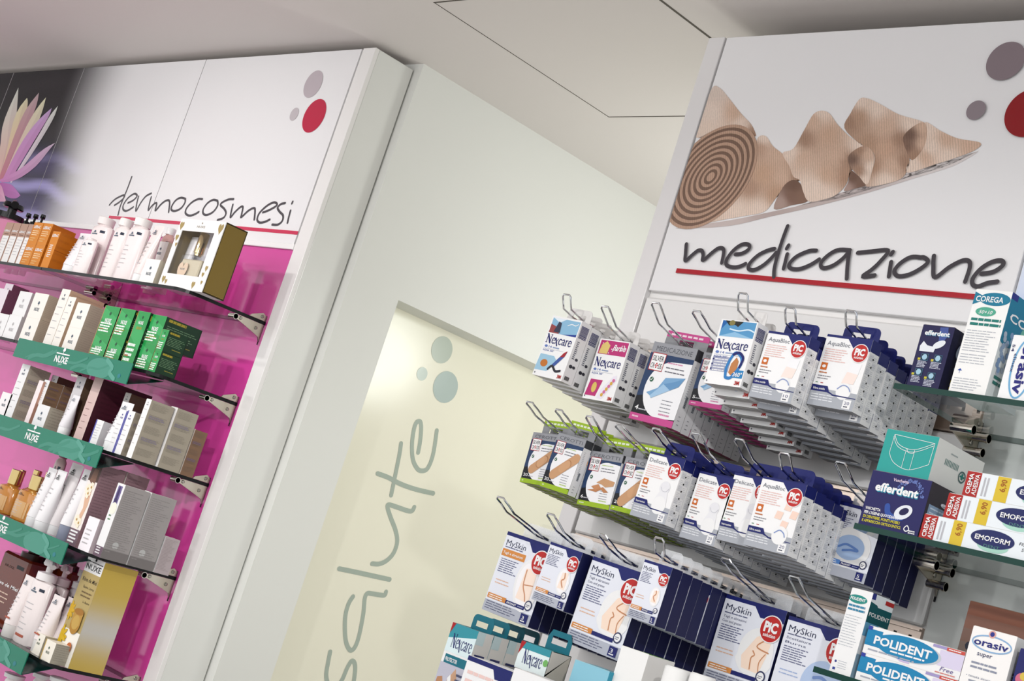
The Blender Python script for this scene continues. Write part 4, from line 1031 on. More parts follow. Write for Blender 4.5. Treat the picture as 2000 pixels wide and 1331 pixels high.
def honey(cv):
    cv.rect(0, 0.3, 1, 0.86, S(204, 180, 116), 1)
    cv.rect(0, 0.0, 1, 0.32, S(246, 242, 232), 2)
    cv.text('NUXE', 0.08, 0.885, 0.84, 0.055, S(30, 34, 40), 3, 0.01); cv.rect(0.05, 0.955, 0.95, 0.962, S(30, 34, 40), 3); tree_logo(cv, 0.5, 0.962, 0.13, S(30, 34, 40), 3)
    cv.text('Rêve de Miel', 0.12, 0.775, 0.82, 0.038, S(60, 44, 20), 3, 0.01); cv.text('Baume Lèvres', 0.3, 0.715, 0.62, 0.026, S(60, 44, 20), 3)
    cv.lines(0.3, 0.67, 0.6, 2, 0.035, 0.014, S(130, 104, 60), 3, 3, 0.1); cv.text('Le Baume', 0.55, 0.585, 0.38, 0.022, S(60, 44, 20), 3)
    for k in range(9): cv.ell(0.1 + 0.1 * math.cos(k * 0.8), 0.48 + 0.05 * math.sin(k * 0.8), 0.12, YEL, 4 + k, 0.05, 16, k * 0.8)
    for k in range(9): cv.ell(0.08 + 0.14 * math.cos(k * 0.75), 0.24 + 0.05 * math.sin(k * 0.75), 0.17, S(250, 206, 30), 14 + k, 0.06, 16, k * 0.75)
    cv.ell(0.62, 0.39, 0.27, S(206, 150, 50), 24, 0.3); cv.rect(0.36, 0.38, 0.88, 0.5, S(214, 164, 70), 25); cv.ell(0.62, 0.5, 0.26, S(190, 130, 40), 26, 0.09); cv.ell(0.62, 0.4, 0.2, S(226, 184, 90), 26, 0.2)
    cv.ell(0.72, 0.17, 0.14, S(222, 122, 60), 27)
def goldside(cv):
    n = 14
    for i in range(n):
        y0, y1 = i / n, (i + 1) / n
        f = lambda y: mixc(S(232, 198, 92), S(212, 208, 202), math.exp(-((y - 0.38) / 0.2) ** 2))
        cv.mb.face([cv.pt(0, y0, 1), cv.pt(1, y0, 1), cv.pt(1, y1, 1), cv.pt(0, y1, 1)], [f(y0), f(y0), f(y1), f(y1)], 'gloss')
carton('tall yellow and gold honey carton with jar picture, fifth shelf', (173, 1087.5), (207, 1098), -0.19, 0.088, Z5, WHITE, S(206, 170, 70), honey, goldside)
yl = lambda cv: (cv.rect(0, 0, 0.06, 1, S(236, 196, 90)), nuxe_front(cv, S(90, 110, 90), 5, 4))
carton('small cream carton with yellow edge, left one before the honey carton', (73, 1237), (90, 1249 - 8), -0.222, 0.05, Z5, S(248, 242, 228), BEIGE, yl, group='small cream cartons')
carton('small cream carton with grey text side, right one before the honey carton', (91, 1250), (111, 1256), -0.229, 0.055, Z5, S(248, 242, 228), S(186, 178, 162), yl, st(81, (0.2, 0.19, 0.17, 1)), group='small cream cartons')
for k, (p, q) in enumerate((((4, 1322), (30, 1328)), ((60, 1322), (84, 1328)), ((92, 1330), (118, 1336)))):
    bottleprod(('leftmost', 'middle', 'rightmost')[k] + ' white bottle top peeking below the lowest green strip', p, q, -0.17, SHZ[5], 'cap', S(240, 232, 232), WHITE, caph=0.012, group='white bottles below', neck=0.6)
glass_shelf('lowest glass shelf of the magenta unit, below the picture edge', -3.842, -3.1075, SHZ[5], 'edge_dark')

# ================================================================== GOODS ON THE HOOKS, RIGHT
ORDN = ('front', 'second', 'third', 'fourth', 'fifth', 'sixth', 'seventh', 'eighth', 'ninth', 'tenth', 'eleventh', 'twelfth', 'thirteenth', 'fourteenth', 'fifteenth', 'sixteenth')
DB = S(28, 36, 120)
def serif_word(cv, x0, y0, wd, cap, col, L=4):
    "the word in condensed book-style letters: thick and thin strokes with serifs"
    sx, sy = wd / 3.08, cap / 0.74
    def s(pts, t, ox, n=5): cv.stroke([(x0 + (p[0] + ox) * sx, y0 + p[1] * sy) for p in pts], t * sx, col, L, n)
    o = 0.0
    s(((0.06, 0), (0.06, 0.72)), 0.06, o); s(((0.05, 0.73), (0.5, 0.0)), 0.15, o); s(((0.5, 0.02), (0.5, 0.74)), 0.06, o)
    s(((-0.04, 0.0), (0.16, 0.0)), 0.035, o); s(((-0.06, 0.74), (0.1, 0.74)), 0.035, o); s(((0.4, 0.74), (0.6, 0.74)), 0.035, o)
    def e(o):
        s(((0.04, 0.27), (0.36, 0.28)), 0.045, o); s(((0.36, 0.28), (0.34, 0.42), (0.21, 0.49), (0.09, 0.42), (0.05, 0.24), (0.1, 0.06), (0.23, 0.0), (0.37, 0.07)), 0.085, o)
    e(0.66)
    s(((0.02, 0.5), (0.38, -0.14)), 0.12, 1.06); s(((0.36, 0.48), (0.05, -0.02)), 0.045, 1.06)
    s(((0.35, 0.4), (0.22, 0.49), (0.09, 0.41), (0.05, 0.24), (0.1, 0.06), (0.22, 0.0), (0.35, 0.08)), 0.085, 1.5)
    s(((0.06, 0.4), (0.18, 0.49), (0.3, 0.42), (0.31, 0.1), (0.38, 0.0)), 0.085, 1.9); s(((0.3, 0.28), (0.12, 0.22), (0.06, 0.1), (0.15, 0.0), (0.3, 0.1)), 0.07, 1.9)
    s(((0.1, 0.0), (0.1, 0.48)), 0.09, 2.32); s(((0.12, 0.36), (0.22, 0.48), (0.32, 0.46)), 0.06, 2.32); s(((0.02, 0.0), (0.2, 0.0)), 0.03, 2.32)
    e(2.68)
def red3m(cv, x, y, w_, L=4): cv.text('3M', x, y, w_, w_ * 0.65 * cv.w / cv.h, S(210, 40, 30), L, 0.035)
def pic(cv, cx, cy, r, L=5):
    k = cv.w / cv.h
    cv.ell(cx, cy, r * 1.09, WHITE, L, None, 32); cv.ell(cx, cy, r, S(216, 46, 44), L + 1, None, 32)
    cv.text('PiC', cx - r * 0.68, cy - r * 0.22 * k, r * 1.3, r * 0.78 * k, WHITE, L + 2, 0.05)
    cv.text('solution', cx - r * 0.6, cy - r * 0.62 * k, r * 1.2, r * 0.3 * k, WHITE, L + 2, 0.02)
def barcode(cv, x0, x1, y0, y1, col, L=3, seed=2):
    rr = random.Random(seed); y = y0
    while y < y1:
        t = (y1 - y0) * (0.015 + rr.random() * 0.04); cv.rect(x0, y, x1, min(y + t, y1), col, L); y += t * 1.7
def front_nex(kind):
    def f(cv):
        k = cv.w / cv.h
        if kind == 'sky':
            cv.rect(0.05, 0.72, 0.97, 0.97, S(150, 200, 232), 1); cv.poly(((0.05, 0.72), (0.4, 0.72), (0.3, 0.82), (0.05, 0.86)), S(170, 80, 80), 2)
            cv.poly(((0.05, 0.97), (0.5, 0.97), (0.3, 0.9)), S(226, 236, 244), 2); cv.poly(((0.5, 0.72), (0.97, 0.72), (0.97, 0.76)), S(40, 70, 170), 2); cv.stroke(((0.6, 0.88), (0.72, 0.91), (0.85, 0.9), (0.93, 0.93)), 0.02, WHITE, 3)
            cv.poly(((0.2, 0.74), (0.42, 0.74), (0.38, 0.9), (0.28, 0.92)), S(60, 66, 90), 3)
            cv.poly(((0.0, 0.09), (0.42, 0.1), (0.62, 0.3), (0.5, 0.36), (0.04, 0.36)), S(166, 208, 232), 1)
            cv.ell(0.25, 0.22, 0.12, S(220, 130, 50), 2, 0.09); cv.stroke(((0.44, 0.14), (0.55, 0.2), (0.7, 0.13), (0.85, 0.15)), 0.06, S(50, 48, 60), 3)
            cv.poly(((0.5, 0.2), (0.62, 0.2), (0.84, 0.38), (0.88, 0.46), (0.78, 0.44)), S(70, 100, 180), 3); cv.poly(((0.7, 0.36), (0.84, 0.38), (0.88, 0.48), (0.78, 0.44)), S(190, 40, 50), 4)
        if kind == 'pink':
            PKK = S(214, 60, 134)
            cv.rect(0.05, 0.75, 0.97, 0.98, PKK, 1)
            for q in range(12): cv.ell(0.1 + (q * 0.37) % 0.85, 0.77 + (q * 0.077) % 0.19, 0.015, WHITE, 2)
            cv.text('Barbie', 0.5, 0.83, 0.42, 0.1, WHITE, 3, 0.02, 0.35); cv.poly(((0.08, 0.76), (0.36, 0.76), (0.4, 0.9), (0.26, 0.97), (0.12, 0.9)), S(244, 214, 130), 3)
            cv.poly(((0.04, 0.06), (0.4, 0.06), (0.5, 0.33), (0.1, 0.33)), PKK, 1); cv.ell(0.28, 0.2, 0.08, S(240, 210, 110), 2, 0.13)
            cv.poly(((0.45, 0.04), (0.62, 0.0 + 0.03), (0.93, 0.36), (0.9, 0.44), (0.8, 0.42), (0.5, 0.16)), S(232, 226, 238), 2)
            for q in range(6): cv.ell(0.6 + 0.05 * q, 0.1 + 0.05 * q, 0.045, (S(240, 190, 80), S(226, 120, 170))[q % 2], 4)
        if kind == '360':
            cv.rect(0.05, 0.74, 0.97, 0.985, S(96, 168, 220), 1); cv.poly(((0.05, 0.74), (0.45, 0.82), (0.97, 0.74)), S(150, 200, 235), 2); cv.poly(((0.05, 0.84), (0.2, 0.97), (0.05, 0.985)), S(30, 110, 190), 2)
            cv.stroke(((0.3, 0.86), (0.55, 0.84), (0.8, 0.87), (0.97, 0.84)), 0.03, S(214, 234, 246), 3); cv.poly(((0.12, 0.985), (0.62, 0.985), (0.5, 0.9), (0.4, 0.93), (0.25, 0.91)), S(40, 44, 40), 3); cv.ell(0.32, 0.955, 0.08, S(150, 140, 80), 4, 0.06)
            cv.rect(0.06, 0.2, 0.56, 0.43, S(168, 172, 196), 1); cv.lines(0.12, 0.38, 0.4, 5, 0.042, 0.014, WHITE, 2, 3)
            for q in range(3): cv.rect(0.06, 0.37 - q * 0.075, 0.1, 0.395 - q * 0.075, DB, 3)
            cv.stroke(((0.52, 0.16), (0.5, 0.3), (0.62, 0.5), (0.8, 0.46), (0.86, 0.34), (0.7, 0.14), (0.56, 0.12)), 0.07, S(54, 140, 214), 3, 5, True)
            cv.stroke(((0.6, 0.48), (0.74, 0.51), (0.88, 0.43), (0.84, 0.3)), 0.06, DB, 5)
            cv.poly(((0.58, 0.2), (0.6, 0.34), (0.7, 0.44), (0.78, 0.38), (0.78, 0.26), (0.66, 0.16)), S(214, 142, 84), 4)
            cv.rect(0.68, 0.13, 0.98, 0.25, S(50, 150, 216), 2); cv.text('360°', 0.72, 0.15, 0.24, 0.065, WHITE, 6, 0.02)
        serif_word(cv, 0.07, 0.555, 0.84, 0.135, DB)
        cv.text('14', 0.22, 0.475, 0.1, 0.04, S(90, 120, 200)); cv.ell(0.13, 0.495, 0.05, S(110, 140, 210), 3, 0.03); cv.lines(0.36, 0.48, 0.25, 1, 0.1, 0.02, S(150, 170, 210), 3, 2, 0.1)
        cv.text('AQUA 360°', 0.06, 0.415, 0.38, 0.032, S(80, 110, 190)); cv.rect(0.06, 0.455, 0.75, 0.459, S(170, 176, 190), 2)
        cv.ell(0.06, 0.045, 0.02, S(120, 120, 130), 2); red3m(cv, 0.82, 0.03, 0.13)
    return f
def side_nex(cv):
    barcode(cv, 0.12, 0.84, 0.73, 0.93, DB); cv.lines(0.2, 0.66, 0.25, 10, 0.03, 0.016, S(120, 124, 140), 2, 4); cv.ell(0.35, 0.27, 0.16, S(60, 60, 70), 2, 0.12); cv.ell(0.65, 0.27, 0.14, S(60, 60, 70), 2, 0.1); cv.ell(0.65, 0.4, 0.14, S(80, 80, 90), 2, 0.1)
    barcode(cv, 0.15, 0.6, 0.04, 0.1, BLACK)
def silver_logo(cv, x, y, w_, L=5):
    k = cv.w / cv.h
    cv.rect(x, y, x + w_, y + w_ * k, WHITE, L); R2 = S(196, 60, 70); t = w_ * 0.045
    for q in ((x, y, x + w_, y + t * k), (x, y + (w_ - t) * k, x + w_, y + w_ * k), (x, y, x + t, y + w_ * k), (x + w_ - t, y, x + w_, y + w_ * k)): cv.rect(*q, R2, L + 1)
    cv.text('SILVER', x + w_ * .1, y + w_ * .55 * k, w_ * .8, w_ * .3 * k, S(40, 40, 46), L + 1, 0.01)
    cv.text('CR', x + w_ * .1, y + w_ * .14 * k, w_ * .27, w_ * .3 * k, S(40, 40, 46), L + 1, 0.01); cv.text('SS', x + w_ * .64, y + w_ * .14 * k, w_ * .26, w_ * .3 * k, S(40, 40, 46), L + 1, 0.01)
    for a, c in ((.5, .2), (.5, .4), (.43, .3), (.57, .3)): cv.ell(x + w_ * a, y + w_ * c * k, w_ * .05, S(214, 50, 60), L + 1)
def front_silver(title, num, bar, pic_fn):
    def f(cv):
        k = cv.w / cv.h
        cv.rect(0, 0, 1, 1, S(26, 28, 36), 1)
        cv.poly(((0, 0.86), (1, 0.86), (1, 0.45), (0, 0.3)), S(44, 70, 112), 2)
        cv.rect(0, 0.86, 1, 1, S(158, 160, 166), 3); cv.text(title, 0.1, 0.895, 0.82, 0.065, S(96, 98, 106), 4)
        P = [(0.62 + 0.5 * math.cos(a), 0.43 + 0.5 * k * 1.0 * math.sin(a)) for a in [math.pi * 2 * i / 36 for i in range(36)]]
        P = [(min(x, 1.0), y) for x, y in P]
        cv.poly(P, S(236, 236, 238), 4)
        cv.poly(((0.62, 0.43 + 0.5 * k), (1, 0.8), (1, 0.1), (0.62, 0.43 - 0.5 * k)), S(236, 236, 238), 4)
        silver_logo(cv, 0.06, 0.64, 0.32, 6)
        cv.ell(0.22, 0.53, 0.045, S(50, 110, 80), 6); cv.stroke(((0.2, 0.53), (0.215, 0.52), (0.24, 0.55)), 0.012, WHITE, 7)
        cv.lines(0.45, 0.76, 0.4, 1, 0.05, 0.014, mixc(bar, WHITE, 0.3), 6, 2, 0.1); cv.lines(0.45, 0.7, 0.45, 2, 0.05, 0.014, S(120, 120, 130), 6, 3)
        pic_fn(cv)
        cv.lines(0.6, 0.3, 0.3, 4, 0.045, 0.01, S(150, 152, 160), 6, 5); cv.lines(0.62, 0.12, 0.28, 1, 0.05, 0.02, mixc(bar, WHITE, 0.3), 6, 2, 0.05)
        cv.text(num, 0.06, 0.13, 0.08 * len(num), 0.06, WHITE, 6, 0.01); cv.lines(0.06 + 0.09 * len(num), 0.135, 0.2, 1, 0.05, 0.014, S(200, 200, 206), 6, 2, 0.1)
        cv.rect(0, 0, 1, 0.085, bar, 6); cv.lines(0.06, 0.035, 0.2, 1, 0.1, 0.02, mixc(bar, WHITE, 0.6), 7, 2)
    return f
SKIN = S(218, 168, 124)
def plaster(a, ln, wd, cx=0.6, cy=0.45):
    def f(cv):
        k = cv.w / cv.h; c_, s_ = math.cos(a), math.sin(a)
        cv.stroke([(cx + c_ * t * ln, cy + s_ * t * ln * k) for t in (-0.5, -0.2, 0.2, 0.5)], wd, SKIN, 8)
        cv.stroke([(cx + c_ * t * ln, cy + s_ * t * ln * k) for t in (-0.16, -0.05, 0.05, 0.16)], wd * 0.85, S(196, 142, 98), 9); cv.stroke([(cx + c_ * t * ln, cy + s_ * t * ln * k) for t in (-0.13, -0.05, 0.05, 0.13)], wd * 0.8, S(224, 174, 130), 10)
    return f
def knuckle(cv):
    cv.poly(((0.42, 0.44), (0.62, 0.54), (0.97, 0.5), (0.95, 0.42), (0.72, 0.38), (0.6, 0.42)), SKIN, 8); cv.poly(((0.2, 0.29), (0.5, 0.33), (0.66, 0.38), (0.85, 0.3), (0.72, 0.28), (0.62, 0.33), (0.48, 0.27)), S(210, 144, 96), 9); cv.poly(((0.3, 0.36), (0.5, 0.42), (0.6, 0.36), (0.45, 0.3)), S(218, 152, 104), 10)
def bluefold(cv):
    B1, B2 = S(132, 180, 222), S(168, 204, 234)
    cv.poly(((0.2, 0.36), (0.42, 0.44), (0.52, 0.58), (0.95, 0.62), (0.86, 0.5), (0.7, 0.44), (0.52, 0.5), (0.3, 0.33)), B1, 8); cv.poly(((0.3, 0.33), (0.52, 0.5), (0.7, 0.44), (0.6, 0.4), (0.34, 0.3)), B2, 9); cv.poly(((0.52, 0.5), (0.7, 0.44), (0.86, 0.5), (0.95, 0.62), (0.74, 0.55)), S(112, 164, 212), 9)
def side_silver(cv):
    cv.rect(0, 0.86, 1, 1, S(70, 72, 78), 1)
    cv.lines(0.25, 0.78, 0.25, 14, 0.03, 0.012, S(196, 198, 204), 2, 4); barcode(cv, 0.4, 0.65, 0.28, 0.42, S(70, 90, 110)); cv.lines(0.3, 0.16, 0.3, 3, 0.05, 0.01, S(170, 170, 176), 2, 2)
def front_pic(title, pack, art, line2='Ultra sottile'):
    def f(cv):
        k = cv.w / cv.h
        cv.poly(((0, 0.965), (0.48, 0.965), (0.66, 0.83), (1, 0.83), (1, 1), (0, 1)), NAVY, 1)
        cv.text(title, 0.06, 0.85, 0.5, 0.062, S(120, 124, 136), 3)
        cv.lines(0.06, 0.79, 0.5, 6, 0.032, 0.012, S(236, 196, 190), 2, 3)
        cv.rect(0.06, 0.5, 0.2, 0.5 + 0.14 * k, S(232, 120, 44), 2); cv.ell(0.13, 0.5 + 0.07 * k, 0.04, WHITE, 3, 0.03); cv.lines(0.06, 0.455, 0.2, 1, 0.05, 0.018, S(214, 130, 80), 2, 2, 0.1); cv.lines(0.06, 0.41, 0.3, 2, 0.035, 0.013, S(150, 150, 156), 2, 4)
        cv.rect(0.05, 0.315, 0.1, 0.325, S(60, 140, 80), 2); cv.rect(0.16, 0.315, 0.22, 0.325, S(200, 60, 50), 2)
        art(cv)
        cv.rect(0, 0.0, 1, 0.24, S(178, 182, 190), 1); cv.poly(((0, 0.235), (1, 0.155), (1, 0.15), (0, 0.15)), S(178, 182, 190), 1)
        cv.poly(((0.0, 0.2), (0.36, 0.2), (0.48, 0.175), (0.48, 0.165), (1, 0.165), (1, 0.175), (0.5, 0.185), (0.4, 0.215), (0.34, 0.285), (0.0, 0.285)), NAVY, 3)
        cv.text(line2, 0.04, 0.225, 0.26, 0.03, WHITE, 5, 0.015); cv.lines(0.04, 0.15, 0.6, 3, 0.035, 0.012, S(226, 228, 232), 3, 5)
        cv.rect(0.76, 0.02, 0.93, 0.145, WHITE, 4); cv.text(pack, 0.79, 0.075, 0.11, 0.045, DB, 5); cv.lines(0.79, 0.04, 0.1, 1, 0.1, 0.015, S(60, 64, 90), 5, 2, 0.05)
        pic(cv, 0.81, 0.79, 0.165, 6)
    return f
def art_patch(cv):
    cv.ell(0.7, 0.25, 0.16, WHITE, 2); cv.poly(((0.6, 0.36), (0.86, 0.36), (0.9, 0.5), (0.66, 0.52)), S(246, 226, 218), 2); cv.poly(((0.66, 0.52), (0.9, 0.5), (0.92, 0.64), (0.7, 0.66)), S(240, 240, 242), 2); cv.stroke(((0.56, 0.27), (0.66, 0.33), (0.78, 0.31), (0.84, 0.26)), 0.02, S(150, 168, 214), 5)
def art_many(cv):
    cv.ell(0.72, 0.24, 0.17, WHITE, 4)
    for x, y in ((0.66, 0.34), (0.82, 0.5), (0.5, 0.46), (0.66, 0.6)): cv.poly(((x, y), (x + 0.15, y - 0.01), (x + 0.18, y + 0.1), (x + 0.03, y + 0.11)), S(246, 216, 200), 2)
    cv.stroke(((0.6, 0.26), (0.7, 0.31), (0.8, 0.28), (0.84, 0.23)), 0.02, S(130, 156, 214), 6)
def art_white(cv):
    cv.ell(0.7, 0.52, 0.14, S(228, 228, 232), 2); cv.poly(((0.5, 0.3), (0.62, 0.5), (0.8, 0.5), (0.86, 0.3)), S(232, 232, 235), 2); cv.ell(0.68, 0.25, 0.19, WHITE, 3); cv.stroke(((0.6, 0.52), (0.66, 0.47), (0.76, 0.47), (0.82, 0.52)), 0.012, S(206, 206, 214), 4)
def side_pic(cv):
    cv.rect(0, 0.84, 1, 1, NAVY, 1)
    for r_ in range(8):
        for c in range(2):
            if (r_ + c) % 2: cv.rect(0.1 + c * 0.42, 0.06 + r_ * 0.095, 0.5 + c * 0.42, 0.15 + r_ * 0.095, S(220, 221, 224), 1)
            cv.lines(0.12 + c * 0.42, 0.12 + r_ * 0.095, 0.34, 3, 0.025, 0.006, S(196, 198, 204), 2, r_ + c)
    for r_ in range(7): cv.ell(0.5, 0.1 + r_ * 0.11, 0.062, BLACK, 3)
def front_skin(title2, art, tint, badge='3', logo=True):
    def f(cv):
        k = cv.w / cv.h
        cv.rect(0, 0, 1, 1, S(228, 231, 240), 1)
        cv.poly(((0, 0.955), (0.5, 0.955), (0.62, 0.85), (1, 0.85), (1, 1), (0, 1)), NAVY, 2)
        cv.text('MySkin', 0.05, 0.835, 0.42, 0.075, S(52, 58, 92), 3)
        if title2 and art.__name__ == 'f':
            cv.rect(0.02, 0.7, 0.52, 0.79, S(240, 158, 80), 3); cv.text(title2[0], 0.05, 0.73, 0.42, 0.034, WHITE, 5, 0.01); cv.lines(0.05, 0.81, 0.4, 1, 0.1, 0.012, S(110, 116, 150), 3, 1, 0.1)
        elif title2: cv.lines(0.05, 0.8, 0.4, 1, 0.1, 0.012, S(110, 116, 150), 3, 1, 0.1); cv.text(title2[0], 0.05, 0.75, 0.38, 0.03, S(80, 86, 126), 3); cv.text(title2[1], 0.05, 0.7, 0.32, 0.03, S(80, 86, 126), 3)
        cv.lines(0.05, 0.66 if title2 else 0.79, 0.4, 7, 0.026, 0.011, S(120, 124, 158), 3, 4)
        cv.lines(0.08, 0.4, 0.3, 2, 0.04, 0.012, mixc(tint, WHITE, 0.4), 3, 3)
        art(cv)
        cv.rect(0.03, 0.165, 0.42, 0.225, tint, 8); cv.lines(0.06, 0.2, 0.32, 2, 0.025, 0.01, WHITE, 9, 2, 0.1); cv.rect(0.42, 0.165, 0.82, 0.21, NAVY, 8); cv.text('PROFAST', 0.45, 0.175, 0.2, 0.024, WHITE, 9, 0.02); cv.lines(0.68, 0.18, 0.12, 1, 0.1, 0.012, S(160, 166, 200), 9)
        cv.rect(0, 0, 1, 0.14, S(186, 190, 202), 2); cv.lines(0.04, 0.12, 0.7, 4, 0.028, 0.01, S(110, 114, 140), 3, 6)
        cv.ell(0.88, 0.235, 0.075, S(64, 70, 110), 8); cv.ell(0.88, 0.235, 0.055, WHITE, 9); cv.lines(0.84, 0.235, 0.08, 2, 0.02, 0.008, S(64, 70, 110), 10, 2, 0.1)
        cv.rect(0.8, 0.02, 0.95, 0.13, NAVY, 8); cv.text(badge, 0.83, 0.06, 0.05, 0.045, WHITE, 9); cv.lines(0.82, 0.035, 0.1, 1, 0.1, 0.014, WHITE, 9, 2, 0.1)
        if logo: pic(cv, 0.84, 0.76, 0.165, 11)
    return f
def art_oval(s=1.0, kind=0):
    def f(cv):
        k = cv.w / cv.h; cx, cy = 0.72, 0.45
        cv.ell(cx, cy, 0.24 * s, WHITE, 4, 0.36 * s, 30, 0.15); cv.ell(cx, cy, 0.2 * s, S(246, 244, 246), 5, 0.31 * s, 30, 0.15)
        cv.poly(((cx - .13 * s, cy - .2 * s * k), (cx - .1 * s, cy + .22 * s * k), (cx + .12 * s, cy + .25 * s * k), (cx + .14 * s, cy - .22 * s * k)), S(251, 230, 214), 6)
        if kind == 0: cv.stroke(((cx - .08 * s, cy + .2 * s * k), (cx - .06 * s, cy), (cx + .02 * s, cy - .12 * s * k), (cx + .06 * s, cy - .2 * s * k)), 0.02, S(226, 160, 120), 7); cv.stroke(((cx - .06 * s, cy), (cx + .12 * s, cy + .02)), 0.015, S(226, 160, 120), 7)
        else: cv.stroke(((cx, cy + .22 * s * k), (cx + .03 * s, cy + .05), (cx - .05 * s, cy), (cx + .05 * s, cy - .15 * s * k)), 0.03, S(226, 160, 120), 7)
    return f
def art_knee(cv):
    k = cv.w / cv.h
    cv.poly([(0.7 + 0.3 * math.cos(a) * (1.05 if math.sin(a) < -0.4 else 0.92), 0.47 + 0.27 * math.sin(a)) for a in [math.pi * 2 * i / 30 for i in range(30)]], WHITE, 4)
    cv.poly(((0.55, 0.27), (0.5, 0.4), (0.66, 0.64), (0.8, 0.7), (0.9, 0.6), (0.88, 0.45), (0.84, 0.3), (0.9, 0.25)), S(251, 226, 206), 5)
    cv.stroke(((0.86, 0.66), (0.7, 0.54), (0.9, 0.5)), 0.018, S(222, 154, 110), 6); cv.stroke(((0.66, 0.48), (0.7, 0.44), (0.66, 0.4), (0.68, 0.28)), 0.018, S(222, 154, 110), 6); cv.stroke(((0.86, 0.48), (0.8, 0.38), (0.82, 0.28)), 0.015, S(222, 154, 110), 6)
def art_blue(cv):
    cv.ell(0.52, 0.42, 0.42, WHITE, 4, 0.36, 34); cv.ell(0.52, 0.42, 0.3, S(176, 202, 240), 5, 0.22, 30); cv.stroke(((0.3, 0.4), (0.42, 0.45), (0.55, 0.44), (0.7, 0.4), (0.56, 0.39), (0.4, 0.36)), 0.04, S(110, 150, 220), 6)
def art_none(cv): cv.ell(0.72, 0.36, 0.3, S(186, 206, 238), 4, 0.3, 30); cv.stroke(((0.6, 0.42), (0.72, 0.44), (0.86, 0.38)), 0.04, S(130, 160, 220), 5)

def hangbox(w_, h, t, front, side, basecol, bottom, sidecol, tabcol, tab='euro', tab2=None):
    root = bpy.data.objects.new('hanging_box', None); COL.objects.link(root); root.empty_display_size = 0.01
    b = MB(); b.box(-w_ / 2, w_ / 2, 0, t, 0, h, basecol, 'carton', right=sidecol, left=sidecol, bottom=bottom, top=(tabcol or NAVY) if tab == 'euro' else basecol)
    front(Canvas(b, (-w_ / 2, 0, 0), (1, 0, 0), (0, 0, 1), w_, h))
    if side: side(Canvas(b, (w_ / 2, 0, 0), (0, 1, 0), (0, 0, 1), t, h))
    # bottom flap edge and glued tabs
    if tab2:
        for q in range(2): b.box(-w_ * (0.42 - q * 0.5), -w_ * (0.2 - q * 0.55), t * 0.1, t * 0.9, -0.0008, 0, S(168, 164, 152), 'carton', top=None)
    b.box(-w_ * 0.36, w_ * 0.36, t * 0.25, t * 0.75, -0.0006, 0, mixc(bottom, BLACK, 0.12), 'carton', top=None)
    b.build('carton', root)
    b = MB()
    th = 0.024 if tab == 'euro' else 0.027
    tw = w_ * 0.4 if tab == 'euro' else w_ * 0.485
    hz, hw, hh = 0.0095, 0.0155, 0.0045
    r = 0.009 if tab == 'euro' else 0.0012
    arc = lambda cx, cz, a0, a1: [(cx + r * math.cos(math.radians(a0 + (a1 - a0) * i / 4)), cz + r * math.sin(math.radians(a0 + (a1 - a0) * i / 4))) for i in range(5)]
    left = [(-hw, 0), (-tw, 0)] + arc(-tw + r, th - r, 180, 90)[0:] + [(-hw, th)]
    right = [(x * -1, z) for x, z in left]
    pieces = [left, right, [(-hw, 0), (hw, 0), (hw, hz - hh), (-hw, hz - hh)], [(-hw, hz + hh), (hw, hz + hh), (hw, th), (-hw, th)]]
    for P in pieces:
        for y in (t - 0.0004, t + 0.0002): b.face([(x, y, h + z) for x, z in P], tabcol or WHITE, 'carton' if tabcol else 'film')
    if tab2:
        b.face([(-tw, t - 0.0006, h + th * 0.62), (tw, t - 0.0006, h + th * 0.62), (tw, t - 0.0006, h + th), (-tw, t - 0.0006, h + th)], tab2, 'carton')
        for k in range(6): b.face([(-tw * .8 + tw * .26 * k, t - 0.0008, h + th * .74), (-tw * .8 + tw * .26 * k + tw * .2, t - 0.0008, h + th * .74), (-tw * .8 + tw * .26 * k + tw * .2, t - 0.0008, h + th * .86), (-tw * .8 + tw * .26 * k, t - 0.0008, h + th * .86)], mixc(tab2, WHITE, 0.75), 'carton')
    b.build('hang_tab', root)
    return root, hz
TAN = math.tan(math.radians(13.4))
